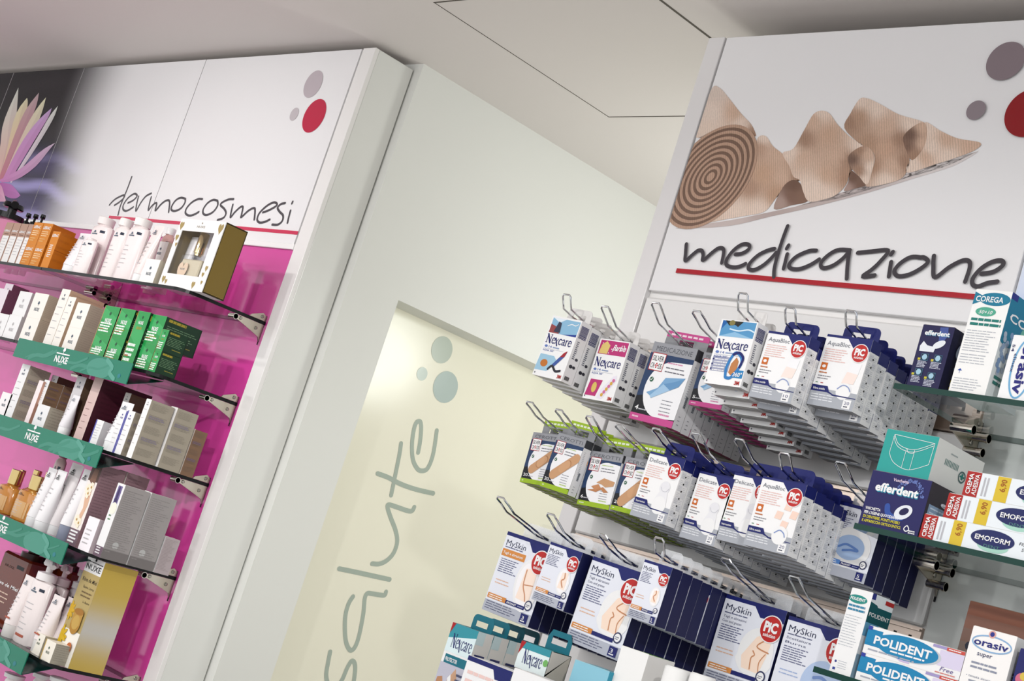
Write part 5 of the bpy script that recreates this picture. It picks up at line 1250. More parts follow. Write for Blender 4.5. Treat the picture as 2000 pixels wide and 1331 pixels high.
def stack(desc, hookdesc, row, TL, TR, zb, Yf, n, t, tip, build, cat='box', width=None, roll=0.0, group=None, holder=False, tilt=6.0, drop=0.0):
    TB = math.tan(math.radians(tilt))
    a = atY(TL, Yf)
    w_ = width or (atY(TR, Yf).x - a.x)
    ztop = a.z if width else (a.z + atY(TR, Yf).z) / 2
    bz = atY(zb, Yf).z; h = ztop - bz; cx = a.x + w_ / 2
    root, hz = build(w_, h, t)
    gap = 0.0012
    for i in range(n):
        y = Yf + i * (t + gap)
        if y + t > -0.004: break
        loc = (cx + (random.random() - .5) * 0.0015 * (i > 0), y, bz - i * (t + gap) * TB - (drop if i else 0.0))
        lab = desc + (', front one on ' if i == 0 else ', ' + ORDN[i] + ' from the front on ') + hookdesc
        if i == 0: root.location = loc; root.rotation_euler = (0, roll, 0); tag(root, lab, cat, group or desc + 'es on hooks')
        else: dup(root, loc, lab, None, (0, roll + (random.random() - .5) * 0.01, 0))
    yt = Yf + t; zh = ztop + hz - 0.0012
    zl = lambda y: zh + (yt - y) * (TAN if y < yt else TB) - (drop * min(1.0, (y - yt) / t) if y > yt else 0.0)
    tp = atX(tip, cx)
    ty = min(tp.y, Yf - 0.012); tz = tp.z
    by = min(ty + 0.03, Yf - 0.002); bzz = zl(by)
    if tz < bzz + 0.012: tz = bzz + 0.02
    ty = min(ty, by - 0.012)
    hk = thing('wire_hook', 'chrome wire hook carrying the ' + desc + 'es, ' + hookdesc.replace("the ", "", 1), 'hook', (cx, 0.004, zl(0.0)), 'chrome wire hooks')
    ww = 0.0092; b = MB(); path = []
    for s_ in (-1, 1):
        seg = [(s_ * ww, 0.0, 0.0), (s_ * ww, yt + t - 0.004, zl(yt + t) - zl(0)), (s_ * ww, yt - 0.004, zh - zl(0)), (s_ * ww, by - 0.004, bzz - zl(0)), (s_ * ww, by - 0.004 + (ty - by) * .55, bzz - zl(0) + (tz - bzz) * .52), (s_ * ww, ty - 0.002, tz - zl(0) - 0.003)]
        end = (s_ * ww * .72, ty - 0.004, tz - zl(0))
        path += (seg + [end]) if s_ < 0 else ([end] + seg[::-1])
    b.tube(path, 0.00165, S(206, 208, 210), 'chrome', 8)
    b.build('double_wire', hk, None, True)
    b = MB(); b.bbox(-0.016, 0.016, -0.0095, -0.0045, -0.014, 0.008, S(180, 180, 182), 'chrome', 0.001); b.build('mounting_plate', hk)
    if holder:
        b = MB(); y0 = by * 0.62; z0 = zl(y0) - zl(0) + 0.002
        b.box(-0.02, 0.02, y0 - 0.03, y0, z0 - 0.0006, z0 + 0.0006, WHITE, 'clear'); b.face(((-0.018, y0 - 0.032, z0 - 0.004), (0.018, y0 - 0.032, z0 - 0.004), (0.018, y0 - 0.026, z0 + 0.022), (-0.018, y0 - 0.026, z0 + 0.022)), WHITE, 'clear')
        b.build('label_holder', hk)
    return cx, ztop
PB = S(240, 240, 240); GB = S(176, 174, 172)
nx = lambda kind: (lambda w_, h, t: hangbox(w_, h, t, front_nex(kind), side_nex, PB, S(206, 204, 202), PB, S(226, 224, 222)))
stack('white sky-picture plaster box', "the top row's leftmost hook", 1, (1076, 617), (1134, 625), (1050, 735), -0.24, 9, 0.0255, (1109, 577), nx('sky'), roll=0.05, tilt=5.5, drop=0)
stack('white and pink plaster box', "the top row's second hook", 1, (1173.6, 660.5), (1231.5, 669.7), (1158, 781), -0.2, 3, 0.0255, (1182, 599), nx('pink'), roll=0.2 * 0, tilt=4, drop=0)
PINKB = S(222, 84, 158)
sil = lambda title, num, bar, fn, tb, bt: (lambda w_, h, t: hangbox(w_, h, t, front_silver(title, num, bar, fn), side_silver, S(236, 236, 238), bt, S(240, 240, 241), S(150, 152, 156), 'wide', tb))
stack('grey pink-banded dressing box', "the top row's third hook", 1, (1273.5, 669.7), (1360, 679), (1237, 821), -0.2, 8, 0.0215, (1281, 592), sil('MEDICAZIONE', '4', PINKB, bluefold, PINKB, S(206, 76, 146)), roll=0.04, tilt=1.5, drop=0)
stack('small pink-banded dressing box', "the top row's fourth hook", 1, (1376, 688), None, (1353, 792), -0.2, 9, 0.0195, (1361, 608), sil('MEDICAZIONE', '5', PINKB, bluefold, PINKB, S(206, 76, 146)), width=0.066, tilt=5, drop=0)
stack('white ice-picture plaster box', "the top row's fifth hook", 1, (1411.6, 626), (1484, 628), (1367, 746), -0.27, 8, 0.0255, (1457, 577), nx('360'), roll=-0.02, tilt=14, drop=0.003)
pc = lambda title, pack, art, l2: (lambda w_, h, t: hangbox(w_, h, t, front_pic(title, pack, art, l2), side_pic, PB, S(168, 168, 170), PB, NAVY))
stack('navy-topped plaster box marked 10', "the top row's sixth hook", 1, (1501, 643), (1581.5, 660.5), (1459, 775), -0.255, 9, 0.0245, (1543, 643), pc('AquaBloc', '10', art_patch, 'Ultra sottile'), roll=0.02, tilt=8, drop=0.006)
stack('navy-topped wide plaster box marked 20', "the top row's rightmost hook", 1, (1615.7, 651), (1703.8, 665.7), (1570, 789), -0.222, 9, 0.0245, (1660, 648), pc('AquaBloc', '20', art_patch, 'Ultra sottile'), roll=0.015, tilt=8, drop=0.006)
LIME = S(176, 212, 40); LB = S(150, 166, 64)
stack('lime-banded strip plaster box', "the middle row's leftmost hook", 2, (1046.8, 843), None, (1012, 939), -0.2, 12, 0.0182, (1035, 786), sil('CEROTTI', '20', LIME, plaster(0.65, 0.75, 0.24), LIME, LB), width=0.066, roll=-0.05, tilt=3, drop=0)
stack('lime-banded wide strip plaster box', "the middle row's second hook", 2, (1087.8, 845.8), (1142.5, 858), (1064, 954), -0.24, 12, 0.0182, (1092, 801), sil('CEROTTI', '20', LIME, plaster(0.72, 0.8, 0.25), LIME, LB), roll=0.05, tilt=3, drop=0)
stack('lime-banded knuckle plaster box', "the middle row's third hook", 2, (1159.4, 880), (1221.4, 892), (1126, 983), -0.22, 12, 0.0182, (1148, 827), sil('CEROTTI', '6', LIME, knuckle, LIME, LB), roll=-0.04, tilt=3, drop=0)
stack('lime-banded mixed plaster box', "the middle row's fourth hook", 2, (1223.5, 892), None, (1191, 995), -0.22, 12, 0.0182, (1210, 831), sil('CEROTTI', '20', LIME, plaster(0.8, 0.8, 0.26, 0.55, 0.42), LIME, LB), width=0.069, tilt=3, drop=0)
stack('navy-topped gauze plaster box', "the middle row's fifth hook", 2, (1267.7, 882), (1337, 897), (1237, 1009), -0.25, 10, 0.0235, (1282, 838), pc('Delicate', '20', art_white, 'Tampone assorbente'), roll=0.03, tilt=5.5, drop=0)
stack('navy-topped narrow gauze plaster box', "the middle row's sixth hook", 2, (1364, 923), (1434, 932), (1334, 1052), -0.225, 10, 0.0235, (1355, 864), pc('Delicate', '20', art_white, 'Tampone assorbente'), roll=0.03, tilt=5.5, drop=0)
stack('navy-topped half-hidden gauze plaster box', "the middle row's seventh hook", 2, (1436, 923), None, (1401, 1054), -0.225, 10, 0.0235, (1441, 870), pc('Delicate', '20', art_white, 'Tampone assorbente'), width=0.071, tilt=5.5, drop=0)
stack('navy-topped patch plaster box', "the middle row's eighth hook", 2, (1491, 930), (1577, 948), (1451, 1064), -0.258, 10, 0.0235, (1527, 903), pc('AquaBloc', '20', art_many, 'Ultra sottile'), roll=0.0, tilt=5.5, drop=0)
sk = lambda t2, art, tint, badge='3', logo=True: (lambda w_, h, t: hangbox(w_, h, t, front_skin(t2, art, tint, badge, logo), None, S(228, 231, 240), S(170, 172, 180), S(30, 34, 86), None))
SB = S(96, 150, 226); SO = S(240, 158, 80)
stack('blue hand-picture dressing box', "the middle row's rightmost hook", 2, (1633, 979), None, (1601, 1118), -0.15, 6, 0.0235, (1638, 918), sk(None, art_blue, SB, '5', False), width=0.082, roll=0.03, tilt=5, drop=0)
stack('large orange-banded dressing box', "the lower row's leftmost hook", 3, (989, 1039), None, (949, 1195), -0.25, 10, 0.0235, (978, 972), sk(('Tagli e abrasioni', 'Cuts and grazes'), art_oval(1.05), SO), width=0.112, roll=0.03, holder=True, tilt=3.5, drop=0)
stack('small orange-banded dressing box', "the lower row's second hook", 3, (1074, 1056), (1135, 1081), (1046, 1175), -0.275, 10, 0.0235, (1076, 1005), sk(None, art_oval(0.8, 1), SO, '5'), roll=0.04, holder=True, tilt=3.5, drop=0)
stack('large knee-picture dressing box', "the lower row's third hook", 3, (1154, 1088), None, (1115, 1257), -0.262, 10, 0.0235, (1177, 1045), sk(('Tagli e abrasioni', 'Cuts and grazes'), art_knee, SO), width=0.112, roll=0.04, holder=True, tilt=3.5, drop=0)
stack('smallest orange-banded dressing box', "the lower row's fourth hook", 3, (1258, 1094), (1313, 1108), (1230, 1207), -0.285, 10, 0.0235, (1291, 1073), sk(None, art_oval(0.72, 1), SO, '5'), roll=0.02, holder=True, tilt=3.5, drop=0)
stack('large knee-picture dressing box', "the lower row's fifth hook", 3, (1420, 1161), None, (1374, 1330), -0.15, 4, 0.0225, (1418, 1092), sk(('Tagli e abrasioni', 'Cuts and grazes'), art_knee, SO), width=0.113, holder=True, tilt=4, drop=0)
stack('large blue burn dressing box', "the lower row's rightmost hook", 3, (1542, 1203), None, (1495, 1372), -0.15, 4, 0.0225, (1544, 1152), sk(('Scottature', 'Burns'), art_none, SB), width=0.113, holder=True, tilt=4, drop=0)

# ================================================================== GOODS ON THE GREEN-EDGED SHELVES
A_, B_, C_ = RSH
def eff(cv):
    k = cv.w / cv.h
    cv.text('efferdent', 0.12, 0.845, 0.78, 0.075, WHITE, 4, 0.03); cv.text('efferdent', 0.135, 0.838, 0.78, 0.075, S(60, 150, 190), 3, 0.04)
    cv.poly(((0.55, 0.98), (0.8, 0.99), (0.86, 0.86), (0.7, 0.7), (0.62, 0.72)), S(74, 96, 170), 2); cv.ell(0.66, 0.71, 0.2, S(226, 230, 236), 5, 0.1, 24, 0.5); cv.poly(((0.1, 0.58), (0.55, 0.58), (0.58, 0.66), (0.3, 0.68), (0.16, 0.74), (0.08, 0.66)), S(226, 230, 236), 5)
    for i, (x, y) in enumerate(((0.2, 0.42), (0.62, 0.42), (0.14, 0.18), (0.56, 0.14))):
        cv.rect(x, y + 0.02, x + 0.24, y + 0.13, S(60, 110, 140), 3); cv.rect(x + 0.02, y + 0.03, x + 0.22, y + 0.12, S(20, 26, 60), 4); cv.ell(x + 0.12, y + 0.075, 0.08, S(170, 210, 230), 5); cv.rect(x - 0.08, y + 0.02, x, y + 0.055, S(230, 216, 60), 4); cv.lines(x - 0.06, y, 0.34, 5, 0.022, 0.011, S(206, 210, 226), 3, i)
def eff_side(cv):
    cv.text('efferdent', 0.0, 0.0, 0.01, 0.001, NAVY, 1)
    cv.stroke(((0.3, 0.66), (0.55, 0.7), (0.6, 0.8), (0.4, 0.82), (0.28, 0.72), (0.3, 0.62), (0.55, 0.6)), 0.07, S(190, 200, 220), 3); cv.text('32', 0.3, 0.42, 0.4, 0.12, S(150, 200, 220), 3, 0.02); cv.text('5', 0.3, 0.22, 0.3, 0.12, S(240, 220, 50), 3, 0.04); cv.lines(0.3, 0.18, 0.5, 2, 0.06, 0.03, S(230, 210, 60), 3, 2)
EN = S(30, 26, 84)
carton('dark blue denture tablet carton with four small pictures, upper glass shelf', (1804, 634.5), (1866, 640), -0.222, 0.075, A_, EN, S(22, 20, 60), eff, eff_side)
TQ = S(24, 140, 176)
def corega(cv):
    k = cv.w / cv.h
    cv.ell(0.58, 0.915, 0.42, TQ, 2, 0.17, 36); cv.poly(((0, 0.975), (0.3, 0.93), (0.3, 0.9), (0, 0.85)), TQ, 2); cv.text('COREGA', 0.06, 0.885, 0.76, 0.055, WHITE, 4, 0.02)
    cv.ell(0.42, 0.79, 0.28, S(90, 190, 160), 2, 0.12, 30); cv.text('50+10', 0.24, 0.77, 0.36, 0.035, WHITE, 4, 0.01, 0.2)
    cv.lines(0.08, 0.7, 0.84, 2, 0.045, 0.025, S(30, 140, 130), 3, 3, 0.1); cv.lines(0.06, 0.6, 0.84, 9, 0.024, 0.007, S(186, 190, 198), 2, 4); cv.lines(0.06, 0.37, 0.84, 4, 0.026, 0.007, S(186, 190, 198), 2, 5); cv.lines(0.06, 0.14, 0.84, 5, 0.024, 0.007, S(186, 190, 198), 2, 6)
    cv.poly(((0.1, 0.215), (0.16, 0.235), (0.22, 0.215)), S(50, 90, 190), 4); cv.rect(0.155, 0.19, 0.165, 0.22, S(50, 90, 190), 4)
def corega_side(cv):
    cv.ell(0.2, 0.83, 0.5, TQ, 1, 0.55, 30); cv.ell(1.0, 0.77, 0.6, TQ, 1, 0.5, 30) if False else cv.rect(0.45, 0.68, 1, 0.84, TQ, 2); cv.text('COR', 0.1, 0.75, 0.8, 0.08, WHITE, 4, 0.02); cv.rect(0, 0.94, 0.2, 1, S(40, 50, 150), 3)
    for q in range(30): cv.ell(0.3 + 0.2 * math.sin(q * 2.3), 0.64 - q * 0.013, 0.05, S(140 + q % 3 * 20, 170 + q % 3 * 12, 210), 2 + q % 4)
    cv.ell(0.75, 0.6, 0.25, S(120, 196, 176), 2, 0.4); cv.lines(0.1, 0.2, 0.7, 2, 0.05, 0.03, S(40, 130, 120), 4, 2, 0.1)
carton('tall white tablet carton with turquoise fish-shaped logo, upper glass shelf', (1907.6, 564.5), (1978.6, 571), -0.226, 0.085, A_, S(242, 242, 240), S(226, 232, 232), corega, corega_side)
def oras_v(cv):
    k = cv.w / cv.h
    cv.stroke([(0.42 + 0.26 * math.cos(i * math.pi / 12), 0.5 + 0.46 * math.sin(i * math.pi / 12)) for i in range(24)], 0.04, S(120, 190, 236), 2, 2, True)
    vs, fs = text_polys('orasiv', 0.03)
    xm = max(v[0] for v in vs)
    cv.mb.mesh([cv.pt(0.32 + v[1] * 0.34, 0.88 - v[0] / xm * 0.78, 4) for v in vs], fs, S(40, 40, 140), cv.mat)
    vs, fs = text_polys('clinex', 0.01); xm = max(v[0] for v in vs)
    cv.mb.mesh([cv.pt(0.14 + v[1] * 0.11, 0.72 - v[0] / xm * 0.3, 4) for v in vs], fs, S(60, 60, 120), cv.mat)
    vs, fs = text_polys('54', 0.01); xm = max(v[0] for v in vs)
    cv.mb.mesh([cv.pt(0.04 + v[1] * 0.09, 0.86 - v[0] / xm * 0.12, 4) for v in vs], fs, S(60, 60, 120), cv.mat)
carton('white carton with sideways blue wording at the right picture edge', (1981, 653.7), (2060, 664), -0.23, 0.05, A_, S(242, 243, 244), WHITE, oras_v)
def vasch(cv):
    k = cv.w / cv.h
    cv.text('efferdent', 0.12, 0.66, 0.72, 0.15, WHITE, 5, 0.035); cv.text('efferdent', 0.13, 0.645, 0.72, 0.15, S(50, 160, 190), 4, 0.05); cv.text('Vaschetta', 0.38, 0.875, 0.26, 0.055, S(226, 206, 226), 5, 0.02)
    rr = random.Random(5)
    for q in range(120):
        t = rr.random(); a = -0.4 - 2.2 * t; cv.ell(0.66 + 0.24 * math.cos(a * -1.0) + rr.random() * 0.07, 0.5 + 0.45 * math.sin(a * -1.0) * 0.9 - 0.0 + rr.random() * 0.06, 0.006 + 0.008 * rr.random(), S(110, 130, 200), 2 + q % 2, None, 6)
    cv.stroke(((0.4, 0.42), (0.44, 0.3), (0.56, 0.24), (0.68, 0.28)), 0.09, S(50, 90, 180), 2); cv.ell(0.68, 0.37, 0.15, S(226, 230, 236), 5, 0.1, 24, 0.5); cv.ell(0.69, 0.385, 0.08, EN, 6, 0.05, 20, 0.5)
    for i, (t, w_) in enumerate((('VASCHETTA', 0.26), ("PER L'IGIENE QUOTIDIANA", 0.58), ('DI DENTIERE, PONTI MOBILI', 0.62), ('E APPARECCHI ORTODONTICI.', 0.66))):
        cv.text(t, 0.05, 0.3 - i * 0.075, w_, 0.05, WHITE if i < 2 else S(244, 232, 60), 4, 0.025)
    cv.stroke(((0.76, 0.1), (0.8, 0.16), (0.84, 0.1), (0.8, 0.06)), 0.015, WHITE, 4, 4, True); cv.lines(0.84, 0.07, 0.12, 2, 0.035, 0.02, WHITE, 4, 2, 0.1)
def vasch_side(cv):
    cv.rect(0, 0, 1, 1, S(60, 52, 62), 1); cv.rect(0.06, 0.1, 0.6, 0.62, S(150, 176, 206), 2); cv.lines(0.1, 0.55, 0.45, 6, 0.075, 0.025, S(210, 224, 240), 3, 2); cv.text('effer', 0.3, 0.66, 0.6, 0.1, S(220, 220, 230), 4, 0.03); cv.text('Vasch', 0.6, 0.82, 0.36, 0.05, S(196, 150, 180), 4)
vb, vw, vh, vx = carton('dark blue denture bath carton with white ring on the middle shelf', (1706, 917), (1821, 942), -0.226, 0.11, B_, S(34, 32, 104), S(60, 52, 62), vasch, vasch_side)
def tealbox(cv):
    cv.stroke(((0.17, 0.9), (0.95, 0.84)), 0.008, WHITE, 3); cv.stroke(((0.17, 0.9), (0.3, 0.68), (0.6, 0.62), (0.95, 0.84)), 0.008, WHITE, 3); cv.stroke(((0.16, 0.84), (0.3, 0.62), (0.6, 0.56), (0.94, 0.78)), 0.008, WHITE, 3)
    cv.stroke(((0.17, 0.9), (0.16, 0.45)), 0.008, WHITE, 3); cv.stroke(((0.95, 0.84), (0.94, 0.34)), 0.008, WHITE, 3); cv.stroke(((0.16, 0.45), (0.3, 0.24), (0.6, 0.14), (0.94, 0.34)), 0.008, WHITE, 3)
    cv.stroke(((0.46, 0.6), (0.46, 0.17)), 0.007, WHITE, 3); cv.stroke(((0.62, 0.58), (0.62, 0.16)), 0.007, WHITE, 3); cv.stroke(((0.48, 0.62), (0.5, 0.54), (0.6, 0.53), (0.62, 0.61)), 0.007, WHITE, 3)
def tealside(cv):
    cv.lines(0.3, 0.78, 0.2, 1, 0.1, 0.03, S(170, 180, 180), 2, 2)
    for q in range(10): cv.rect(0.22 + q * 0.03, 0.5, 0.235 + q * 0.03, 0.64, S(110, 150, 146), 2)
    cv.stroke([(0.62 + 0.07 * math.cos(i), 0.42 + 0.12 * math.sin(i)) for i in range(6)], 0.02, S(90, 120, 120), 3, 3, True); cv.rect(0.6, 0.36, 0.64, 0.5, S(40, 140, 130), 4); cv.rect(0.57, 0.41, 0.67, 0.45, S(40, 140, 130), 4)
    for x, t, w_ in ((0.78, 'PRODOTTI', 0.5), (0.9, 'PLANTSAN', 0.5)):
        vs, fs = text_polys(t, 0.01); xm = max(v[0] for v in vs)
        cv.mb.mesh([cv.pt(x + 0.0 - v[1] * 0.09, 0.12 + v[0] / xm * w_, 4) for v in vs], fs, S(50, 70, 74), cv.mat)
carton('turquoise carton with white line drawing of a basin, on the dark blue one', (1734, 838), (1835.5, 855), -0.222, 0.125, B_ + vh + 0.0012, S(48, 184, 176), S(226, 226, 222), tealbox, tealside)
def emo(cv):
    cv.rect(0, 0, 0.085, 1, S(196, 38, 34), 1)
    for x, t in ((0.015, 'CREMA'), (0.05, 'ADESIVA')):
        vs, fs = text_polys(t, 0.02); xm = max(v[0] for v in vs)
        cv.mb.mesh([cv.pt(x + 0.026 - v[1] * 0.036, 0.08 + v[0] / xm * 0.84, 4) for v in vs], fs, WHITE, cv.mat)
    for q in range(2): cv.rect(0.105 + q * 0.02, 0.1, 0.115 + q * 0.02, 0.85, S(190, 190, 196), 2)
    cv.rect(0.18, 0, 0.255, 1, S(250, 216, 60), 1)
    vs, fs = text_polys('6,90', 0.02); xm = max(v[0] for v in vs)
    cv.mb.mesh([cv.pt(0.235 - v[1] * 0.045, 0.4 + v[0] / xm * 0.5, 4) for v in vs], fs, S(190, 110, 30), cv.mat)
    cv.ell(0.42, 0.55, 0.125, S(34, 44, 110), 3, 0.048, 36); cv.ell(0.43, 0.3, 0.09, S(176, 224, 206), 2, 0.035, 30); cv.text('EMOFORM', 0.32, 0.46, 0.2, 0.2, WHITE, 5, 0.02); cv.text('DENT', 0.38, 0.2, 0.09, 0.13, S(90, 150, 140), 4)
    cv.text('FISSA IL TUO', 0.57, 0.55, 0.17, 0.13, S(60, 60, 70), 3, 0.0, 0.15); cv.text('SORRISO', 0.59, 0.34, 0.12, 0.13, S(60, 60, 70), 3, 0.0, 0.15)
    cv.stroke([(0.83 + 0.065 * math.cos(i * math.pi / 6), 0.42 + 0.3 * math.sin(i * math.pi / 6)) for i in range(12)], 0.012, S(130, 170, 150), 3, 2, True); cv.text('24', 0.79, 0.34, 0.08, 0.18, S(90, 150, 120), 3); cv.ell(0.86, 0.14, 0.03, S(246, 180, 40), 5); cv.lines(0.78, 0.82, 0.15, 1, 0.1, 0.04, S(220, 120, 120), 3, 2, 0.05)
ea = atY((1795.5, 1048), -0.229); ez1 = atY((1807, 1003), -0.229).z
eh = ez1 - B_ - 0.0006; ew = 0.245
x0 = atY((1801, 1030), -0.229).x
dx1 = atY((1852, 971), -0.229).x; dx2 = atY((1887, 935.5), -0.229).x; dx0 = atY((1807, 1003), -0.229).x
x0 = max(dx0, vx + vw / 2 + 0.001)
for k, (xx, nm) in enumerate(((x0, 'lowest'), (max(dx1, x0), 'middle'), (max(dx2, x0), 'topmost'))):
    carton_m(nm + ' white denture cream carton of the stack, with red end and yellow price band', xx + ew / 2, -0.229, B_ + k * (eh + 0.0006), ew, 0.045, eh, S(232, 238, 242), S(226, 230, 234), emo, None, group='denture cream cartons')
PLD = S(24, 150, 206)
def poli_t(cv):
    k = cv.w / cv.h
    cv.ell(0.4, 0.885, 0.44, S(40, 160, 150), 2, 0.17, 30); cv.text('POLIDENT', 0.06, 0.87, 0.7, 0.035, WHITE, 4, 0.03); cv.lines(0.06, 0.79, 0.8, 2, 0.045, 0.024, S(60, 150, 190), 3, 3, 0.1)
    cv.lines(0.06, 0.68, 0.8, 12, 0.032, 0.006, S(186, 192, 200), 2, 4); cv.ell(0.18, 0.13, 0.05, S(70, 80, 160), 3); cv.rect(0.12, 0.03, 0.24, 0.06, S(50, 70, 170), 3); cv.lines(0.3, 0.14, 0.5, 4, 0.026, 0.006, S(186, 192, 200), 2, 5)
def poli_s(cv):
    cv.rect(0, 0, 1, 0.28, S(150, 184, 206), 1); cv.rect(0, 0.66, 1, 0.86, S(16, 96, 104), 1); cv.poly(((0, 0.9), (0.3, 0.88), (0.5, 0.8), (0, 0.7)), S(16, 96, 104), 2); cv.text('POLIDENT', 0.05, 0.735, 0.9, 0.05, WHITE, 4, 0.01); cv.rect(0.62, 0.92, 1, 0.97, S(200, 50, 50), 3); cv.rect(0, 0.93, 0.16, 1, S(50, 60, 150), 3); cv.poly(((0, 0.66), (0.6, 0.66), (0.3, 0.5), (0, 0.5)), S(110, 180, 220), 2)
carton('tall white adhesive powder carton with teal side, left end of lowest shelf', (1664.8, 1148.5), (1706, 1159), -0.228, 0.055, C_, WHITE, S(222, 230, 234), poli_t, poli_s)
def poli_h(cv):
    k = cv.w / cv.h
    cv.rect(0, 0.3, 0.16, 0.9, PLD, 1); cv.ell(0.45, 0.52, 0.34, S(200, 204, 210), 2, 0.105, 40); cv.ell(0.43, 0.54, 0.33, PLD, 3, 0.105, 40); cv.poly(((0, 0.34), (0.2, 0.5), (0.2, 0.62), (0, 0.92)), PLD, 3); cv.text('POLIDENT', 0.09, 0.42, 0.6, 0.3, WHITE, 5, 0.03); cv.lines(0.28, 0.28, 0.36, 1, 0.1, 0.06, WHITE, 5, 3, 0.05)
    cv.rect(0, 0.86, 0.045, 1, S(50, 70, 180), 4); cv.rect(0.76, 0.3, 1, 0.86, S(218, 210, 234), 1); cv.rect(0.68, 0.9, 0.82, 1, S(170, 160, 210), 4); cv.rect(0.82, 0.88, 1, 1, S(230, 90, 80), 4); cv.lines(0.84, 0.925, 0.14, 1, 0.1, 0.035, WHITE, 5, 2, 0.05)
    cv.text('Free', 0.8, 0.14, 0.13, 0.16, S(120, 100, 170), 4, 0.0, 0.3); cv.lines(0.76, 0.05, 0.22, 1, 0.1, 0.04, S(230, 150, 140), 4, 3, 0.05); cv.lines(0.05, 0.14, 0.5, 1, 0.1, 0.05, S(170, 176, 190), 3, 3, 0.1); cv.poly(((0.25, 0.3), (0.45, 0.3), (0.5, 0.05), (0.4, 0.05)), S(206, 190, 226), 2)
pa, pb = atY((1699, 1220), -0.229), atY((1886.4, 1276), -0.229)
pl_, pw = pa.x, pb.x - pa.x
tallx = atY((1706, 1159), -0.228).x + 0.002
pl_ = max(pl_, tallx)
zt = (pa.z + pb.z) / 2; ph = (zt - C_) / 2
for k in (0, 1):
    carton_m(('lower', 'upper')[k] + ' flat white and blue adhesive carton of the two stacked on the lowest shelf', pl_ + pw / 2, -0.229, C_ + k * ph, pw, 0.04, ph - 0.0006, WHITE, S(214, 206, 210), poli_h, None, group='flat adhesive cartons')
def oras(cv):
    k = cv.w / cv.h
    cv.stroke([(0.5 + 0.44 * math.cos(i * math.pi / 10), 0.84 + 0.09 * math.sin(i * math.pi / 10)) for i in range(20)], 0.03, S(150, 190, 230), 2, 2, True); cv.text('orasiv', 0.1, 0.8, 0.78, 0.085, S(44, 50, 140), 4, 0.02); cv.ell(0.46, 0.955, 0.05, S(50, 60, 160), 4); cv.ell(0.46, 0.955, 0.08, S(236, 180, 170), 3)
    cv.text('super', 0.24, 0.68, 0.34, 0.055, S(44, 50, 110), 4); cv.lines(0.16, 0.58, 0.66, 2, 0.05, 0.022, S(150, 156, 176), 3, 2, 0.1); cv.text('• tenuta sicura', 0.12, 0.42, 0.56, 0.03, S(150, 156, 176), 3); cv.lines(0.2, 0.37, 0.6, 1, 0.05, 0.02, S(160, 166, 180), 3, 2, 0.1); cv.text('• formulazione', 0.12, 0.27, 0.5, 0.03, S(150, 156, 176), 3)
carton('white powder carton with blue oval logo, right end of the lowest shelf', (1902, 1222.5), (1987.6, 1245.4), -0.23, 0.05, C_, S(244, 242, 240), S(226, 226, 226), oras, lambda cv: barcode(cv, 0.2, 0.8, 0.1, 0.6, S(90, 90, 100)))
def oras_b(cv):
    n = 8
    for i in range(n): cv.rect(0, 1 - (i + 1) / n, 1, 1 - i / n, mixc(S(150, 92, 70), S(96, 132, 132), i / (n - 1)), 1)
    cv.text('super', 0.36, 0.72, 0.34, 0.06, S(150, 50, 40), 3, 0.02); cv.text('orasiv', 0.1, 0.56, 0.82, 0.12, S(40, 44, 62), 3, 0.03); cv.ell(0.8, 0.74, 0.03, S(210, 170, 60), 3); cv.text('Polvere adesiva', 0.04, 0.4, 0.8, 0.06, S(36, 64, 80), 3); cv.text('per dentiere', 0.04, 0.28, 0.6, 0.06, S(36, 64, 80), 3)
carton('brown and green carton standing behind, against the grey back panel', (1896, 1173), (2012, 1204), -0.11, 0.05, C_, S(120, 118, 110), S(110, 104, 98), oras_b)
carton('navy carton with light green wording at the bottom right corner', (1994, 1266), (2070, 1288), -0.23, 0.05, C_, S(36, 40, 116), S(30, 34, 96), lambda cv: (cv.text('GEL', 0.05, 0.4, 0.5, 0.08, S(130, 220, 200), 3, 0.02), cv.lines(0.05, 0.3, 0.6, 3, 0.08, 0.03, WHITE, 3, 2), cv.ell(0.2, 0.62, 0.14, S(230, 120, 150), 3), cv.ell(0.26, 0.66, 0.1, S(240, 210, 90), 4)))

# ================================================================== GOODS AT THE BOTTOM, ON A LOW SHELF
LZ = 1.19
b = MB(); b.bbox(-0.36, 0.36, -0.385, 0.0, -0.018, 0, UNIT, 'laminate', 0.002)
tag(b.build('display_shelf', None, (-1.56, -0.003, LZ)), 'white shelf under the hanging boxes, just below the picture edge', 'shelf')
TNX = S(20, 128, 148)
def front_prot(cv):
    cv.rect(0, 0.82, 1, 1, S(60, 170, 186), 1); cv.poly(((0, 0.74), (1, 0.74), (1, 0.93), (0, 0.86)), S(220, 238, 240), 2); cv.poly(((0, 1), (0.14, 1), (0, 0.9)), S(196, 30, 40), 3); serif_word(cv, 0.18, 0.79, 0.76, 0.12, DB)
    cv.rect(0.1, 0.64, 0.92, 0.72, TNX, 3); cv.text('PROTECTOR', 0.14, 0.66, 0.45, 0.035, WHITE, 4, 0.02); cv.rect(0, 0, 1, 0.64, S(196, 196, 210), 1); cv.poly(((0, 0), (0.35, 0), (0.4, 0.4), (0.22, 0.52), (0.05, 0.5)), S(206, 150, 110), 2); cv.rect(0, 0, 0.34, 0.2, WHITE, 4); cv.poly(((0.42, 0.5), (0.62, 0.62), (0.8, 0.5), (0.7, 0.34), (0.6, 0.4)), S(222, 176, 140), 3); cv.poly(((0.42, 0.52), (0.6, 0.36), (0.66, 0.42), (0.5, 0.56)), WHITE, 4); cv.lines(0.7, 0.56, 0.26, 12, 0.045, 0.02, S(90, 96, 130), 4, 3)
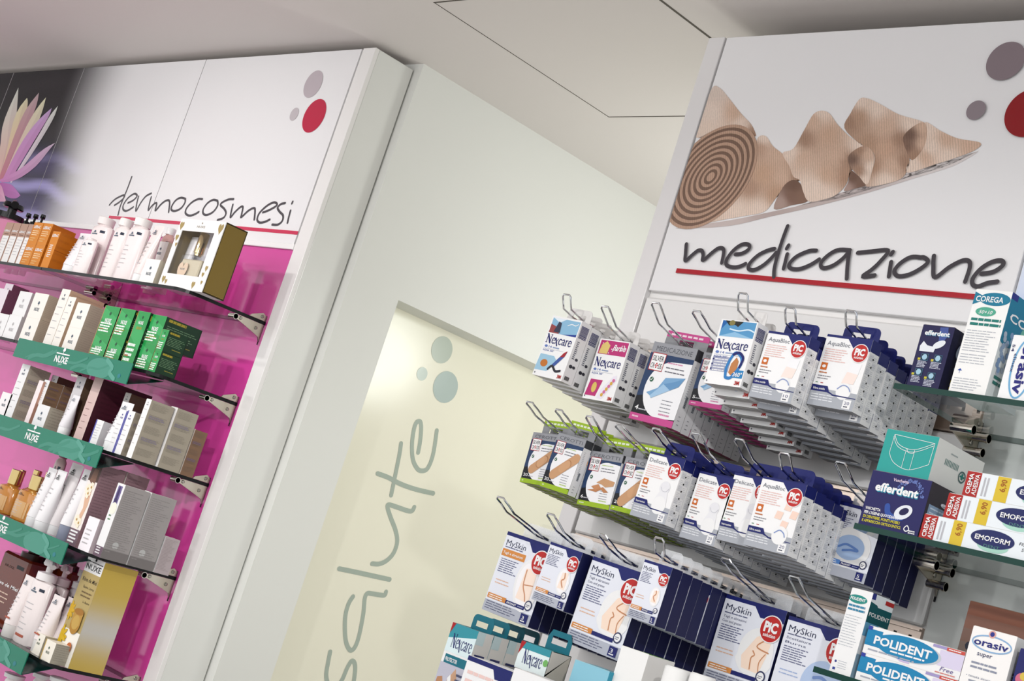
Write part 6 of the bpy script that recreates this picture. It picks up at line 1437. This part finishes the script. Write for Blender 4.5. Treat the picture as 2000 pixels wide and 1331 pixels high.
def side_prot(cv): cv.rect(0, 0.88, 0.5, 1, S(214, 236, 238), 1); barcode(cv, 0.15, 0.8, 0.42, 0.8, S(70, 76, 130))
pa = atY((885, 1217), -0.31); pb = atY((936, 1233), -0.31)
pw, ph = pb.x - pa.x, (pa.z + pb.z) / 2 - LZ
root, hz = hangbox(pw, ph, 0.034, front_prot, side_prot, PB, S(210, 208, 204), S(238, 236, 230), TNX)
root.name = 'tape_box'
for i in range(4):
    lab = ('front', 'second', 'third', 'rearmost')[i] + ' white and teal tape box in the row of four at bottom left'
    loc = (pa.x + pw / 2, -0.31 + i * 0.0355, LZ)
    if i == 0: root.location = loc; tag(root, lab, 'box', 'teal tabbed tape boxes')
    else: dup(root, loc, lab)
def front_picbox(cv):
    cv.poly(((0, 0.95), (0.6, 0.95), (0.68, 0.86), (1, 0.86), (1, 1), (0, 1)), NAVY, 1); pic(cv, 0.85, 0.72, 0.12, 4); cv.lines(0.08, 0.82, 0.6, 2, 0.09, 0.035, S(240, 206, 200), 2, 3, 0.1); cv.rect(0.06, 0.36, 0.18, 0.56, S(236, 160, 110), 2); cv.ell(0.12, 0.46, 0.035, WHITE, 3); cv.lines(0.22, 0.5, 0.4, 2, 0.1, 0.035, S(150, 150, 190), 2, 4)
ca, cb = atY((915, 1283), -0.372), atY((1002.5, 1310.5), -0.372)
carton_m('white box with navy top and round red logo, before the tape boxes', (ca.x + cb.x) / 2, -0.372, LZ, cb.x - ca.x, 0.05, (ca.z + cb.z) / 2 - LZ, PB, S(30, 34, 86), front_picbox, None, group=None)
ca, cb = atY((1005, 1306), -0.372), atY((1080, 1332), -0.372)
carton_m('white box with blue shape, before the paper tape roll', (ca.x + cb.x) / 2, -0.372, LZ, cb.x - ca.x, 0.04, (ca.z + cb.z) / 2 - LZ, PB, PB, lambda cv: cv.poly(((0.15, 0), (0.18, 0.55), (0.3, 0.7), (1, 0.72), (1, 0)), S(30, 70, 190), 2), None)
# die-cut tape carton with roll inside
ta, tb = atY((1020, 1251), -0.31), atY((1077.5, 1273), -0.31)
tw, tht = tb.x - ta.x, (ta.z + tb.z) / 2 - LZ
tr = thing('tape_carton', 'open teal and white tape carton with a white roll showing', 'box', (ta.x + tw / 2, -0.31, LZ))
b = MB(); d = 0.045
b.box(-tw / 2, tw / 2, d - 0.001, d, 0, tht, S(226, 222, 214)); b.box(-tw / 2, tw / 2, 0, d, 0, 0.002, S(226, 222, 214)); b.box(-tw / 2, tw / 2, 0.004, d, tht - 0.001, tht, S(60, 160, 170))
b.box(-tw / 2, tw / 2, 0, 0.001, tht * 0.78, tht, S(226, 238, 238)); b.box(-tw / 2, tw / 2, 0, 0.001, 0, tht * 0.2, S(226, 238, 238))
for s_ in (-1, 1):
    x = s_ * tw / 2
    b.face(((x, 0, tht * .8), (x, d, tht), (x, d, 0), (x, d * .75, 0), (x, d * .55, tht * .4)), S(214, 206, 192)); b.face(((x, 0, tht * .78), (x, 0, tht), (x, d, tht)), S(222, 216, 206))
cv = Canvas(b, (-tw / 2, 0, tht * 0.78), (1, 0, 0), (0, 0, 1), tw, tht * 0.22)
cv.rect(0, 0.75, 1, 1, S(60, 168, 184), 1); cv.poly(((0, 1), (0.16, 1), (0, 0.5)), S(196, 30, 40), 2); serif_word(cv, 0.2, 0.25, 0.62, 0.5, DB); cv.ell(0.93, 0.5, 0.08, S(130, 200, 110), 3)
b.build('carton', tr)
b = MB()
for P in ([(-.4, 0), (-.4, .6), (-.3, 1), (-.25, 1), (-.25, 0)], [(.4, 0), (.4, .6), (.3, 1), (.25, 1), (.25, 0)], [(-.25, .7), (.25, .7), (.25, 1), (-.25, 1)], [(-.25, 0), (.25, 0), (.25, .3), (-.25, .3)]):
    for y in (d - 0.0002, d + 0.0004): b.face([(x * tw, y, tht + z * 0.03) for x, z in P], TNX)
b.build('hang_tab', tr)
rl = thing('tape_roll', 'white paper tape roll inside the open teal carton', 'tape', (ta.x + tw / 2, -0.29, LZ + 0.0025))
b = MB(); b.lathe([(0.012, 0), (0.02, 0), (0.02, tht * .5), (0.019, tht * .52), (0.011, tht * .52)], 0, 0, S(244, 244, 242), 'matte'); b.build('paper_winding', rl, None, True)
b = MB(); b.lathe([(0.0203, 0.003), (0.0203, 0.007)], 0, 0, TNX, 'gloss'); b.build('teal_rim', rl, None, True)
ga, g2 = atY((1124, 1289), -0.31), atY((1191, 1313), -0.31)
carton_m('light blue gel carton with dark wording at the bottom edge', (ga.x + g2.x) / 2, -0.31, LZ, g2.x - ga.x, 0.05, (ga.z + g2.z) / 2 - LZ, S(150, 212, 232), S(60, 170, 200), lambda cv: (cv.text('GEL', 0.08, 0.72, 0.24, 0.12, S(24, 70, 110), 3, 0.01), cv.text('Igiene Mani', 0.08, 0.5, 0.84, 0.12, S(24, 70, 110), 3, 0.01)), None)
pa, pb = atY((1215, 1261), -0.3), atY((1267.5, 1280), -0.3)
carton_m('white carton with thin grey wording and green top edge, bottom middle', (pa.x + pb.x) / 2, -0.3, LZ, pb.x - pa.x, 0.06, (pa.z + pb.z) / 2 - LZ, S(240, 240, 238), S(236, 234, 230), lambda cv: (cv.text('Proctocid', 0.08, 0.58, 0.84, 0.12, S(130, 130, 134), 3), cv.lines(0.08, 0.42, 0.6, 3, 0.08, 0.02, S(236, 190, 186), 2, 3)), lambda cv: cv.lines(0.2, 0.6, 0.5, 4, 0.08, 0.03, S(220, 160, 150), 2, 2), S(130, 200, 70))
for k, (p, q) in enumerate((((1288, 1298), (1332, 1304)), ((1338, 1312), (1380, 1318)))):
    a, c = atY(p, -0.32), atY(q, -0.32); r_ = (c.x - a.x) / 2
    o = thing('jar', ('left', 'right')[k] + ' white round container in front of the dark dressing boxes, bottom edge', 'jar', ((a.x + c.x) / 2, -0.32 + r_, LZ), 'white round containers')
    h = (a.z + c.z) / 2 - LZ
    b = MB(); b.lathe([(r_ * .94, 0), (r_ * .96, h * .5), (r_ * .9, h * .52)], 0, 0, S(232, 231, 228)); b.build('jar_body', o, None, True)
    b = MB(); b.lathe([(r_, h * .5), (r_, h - 0.002), (r_ - 0.002, h)], 0, 0, S(242, 242, 240)); b.build('lid', o, None, True)
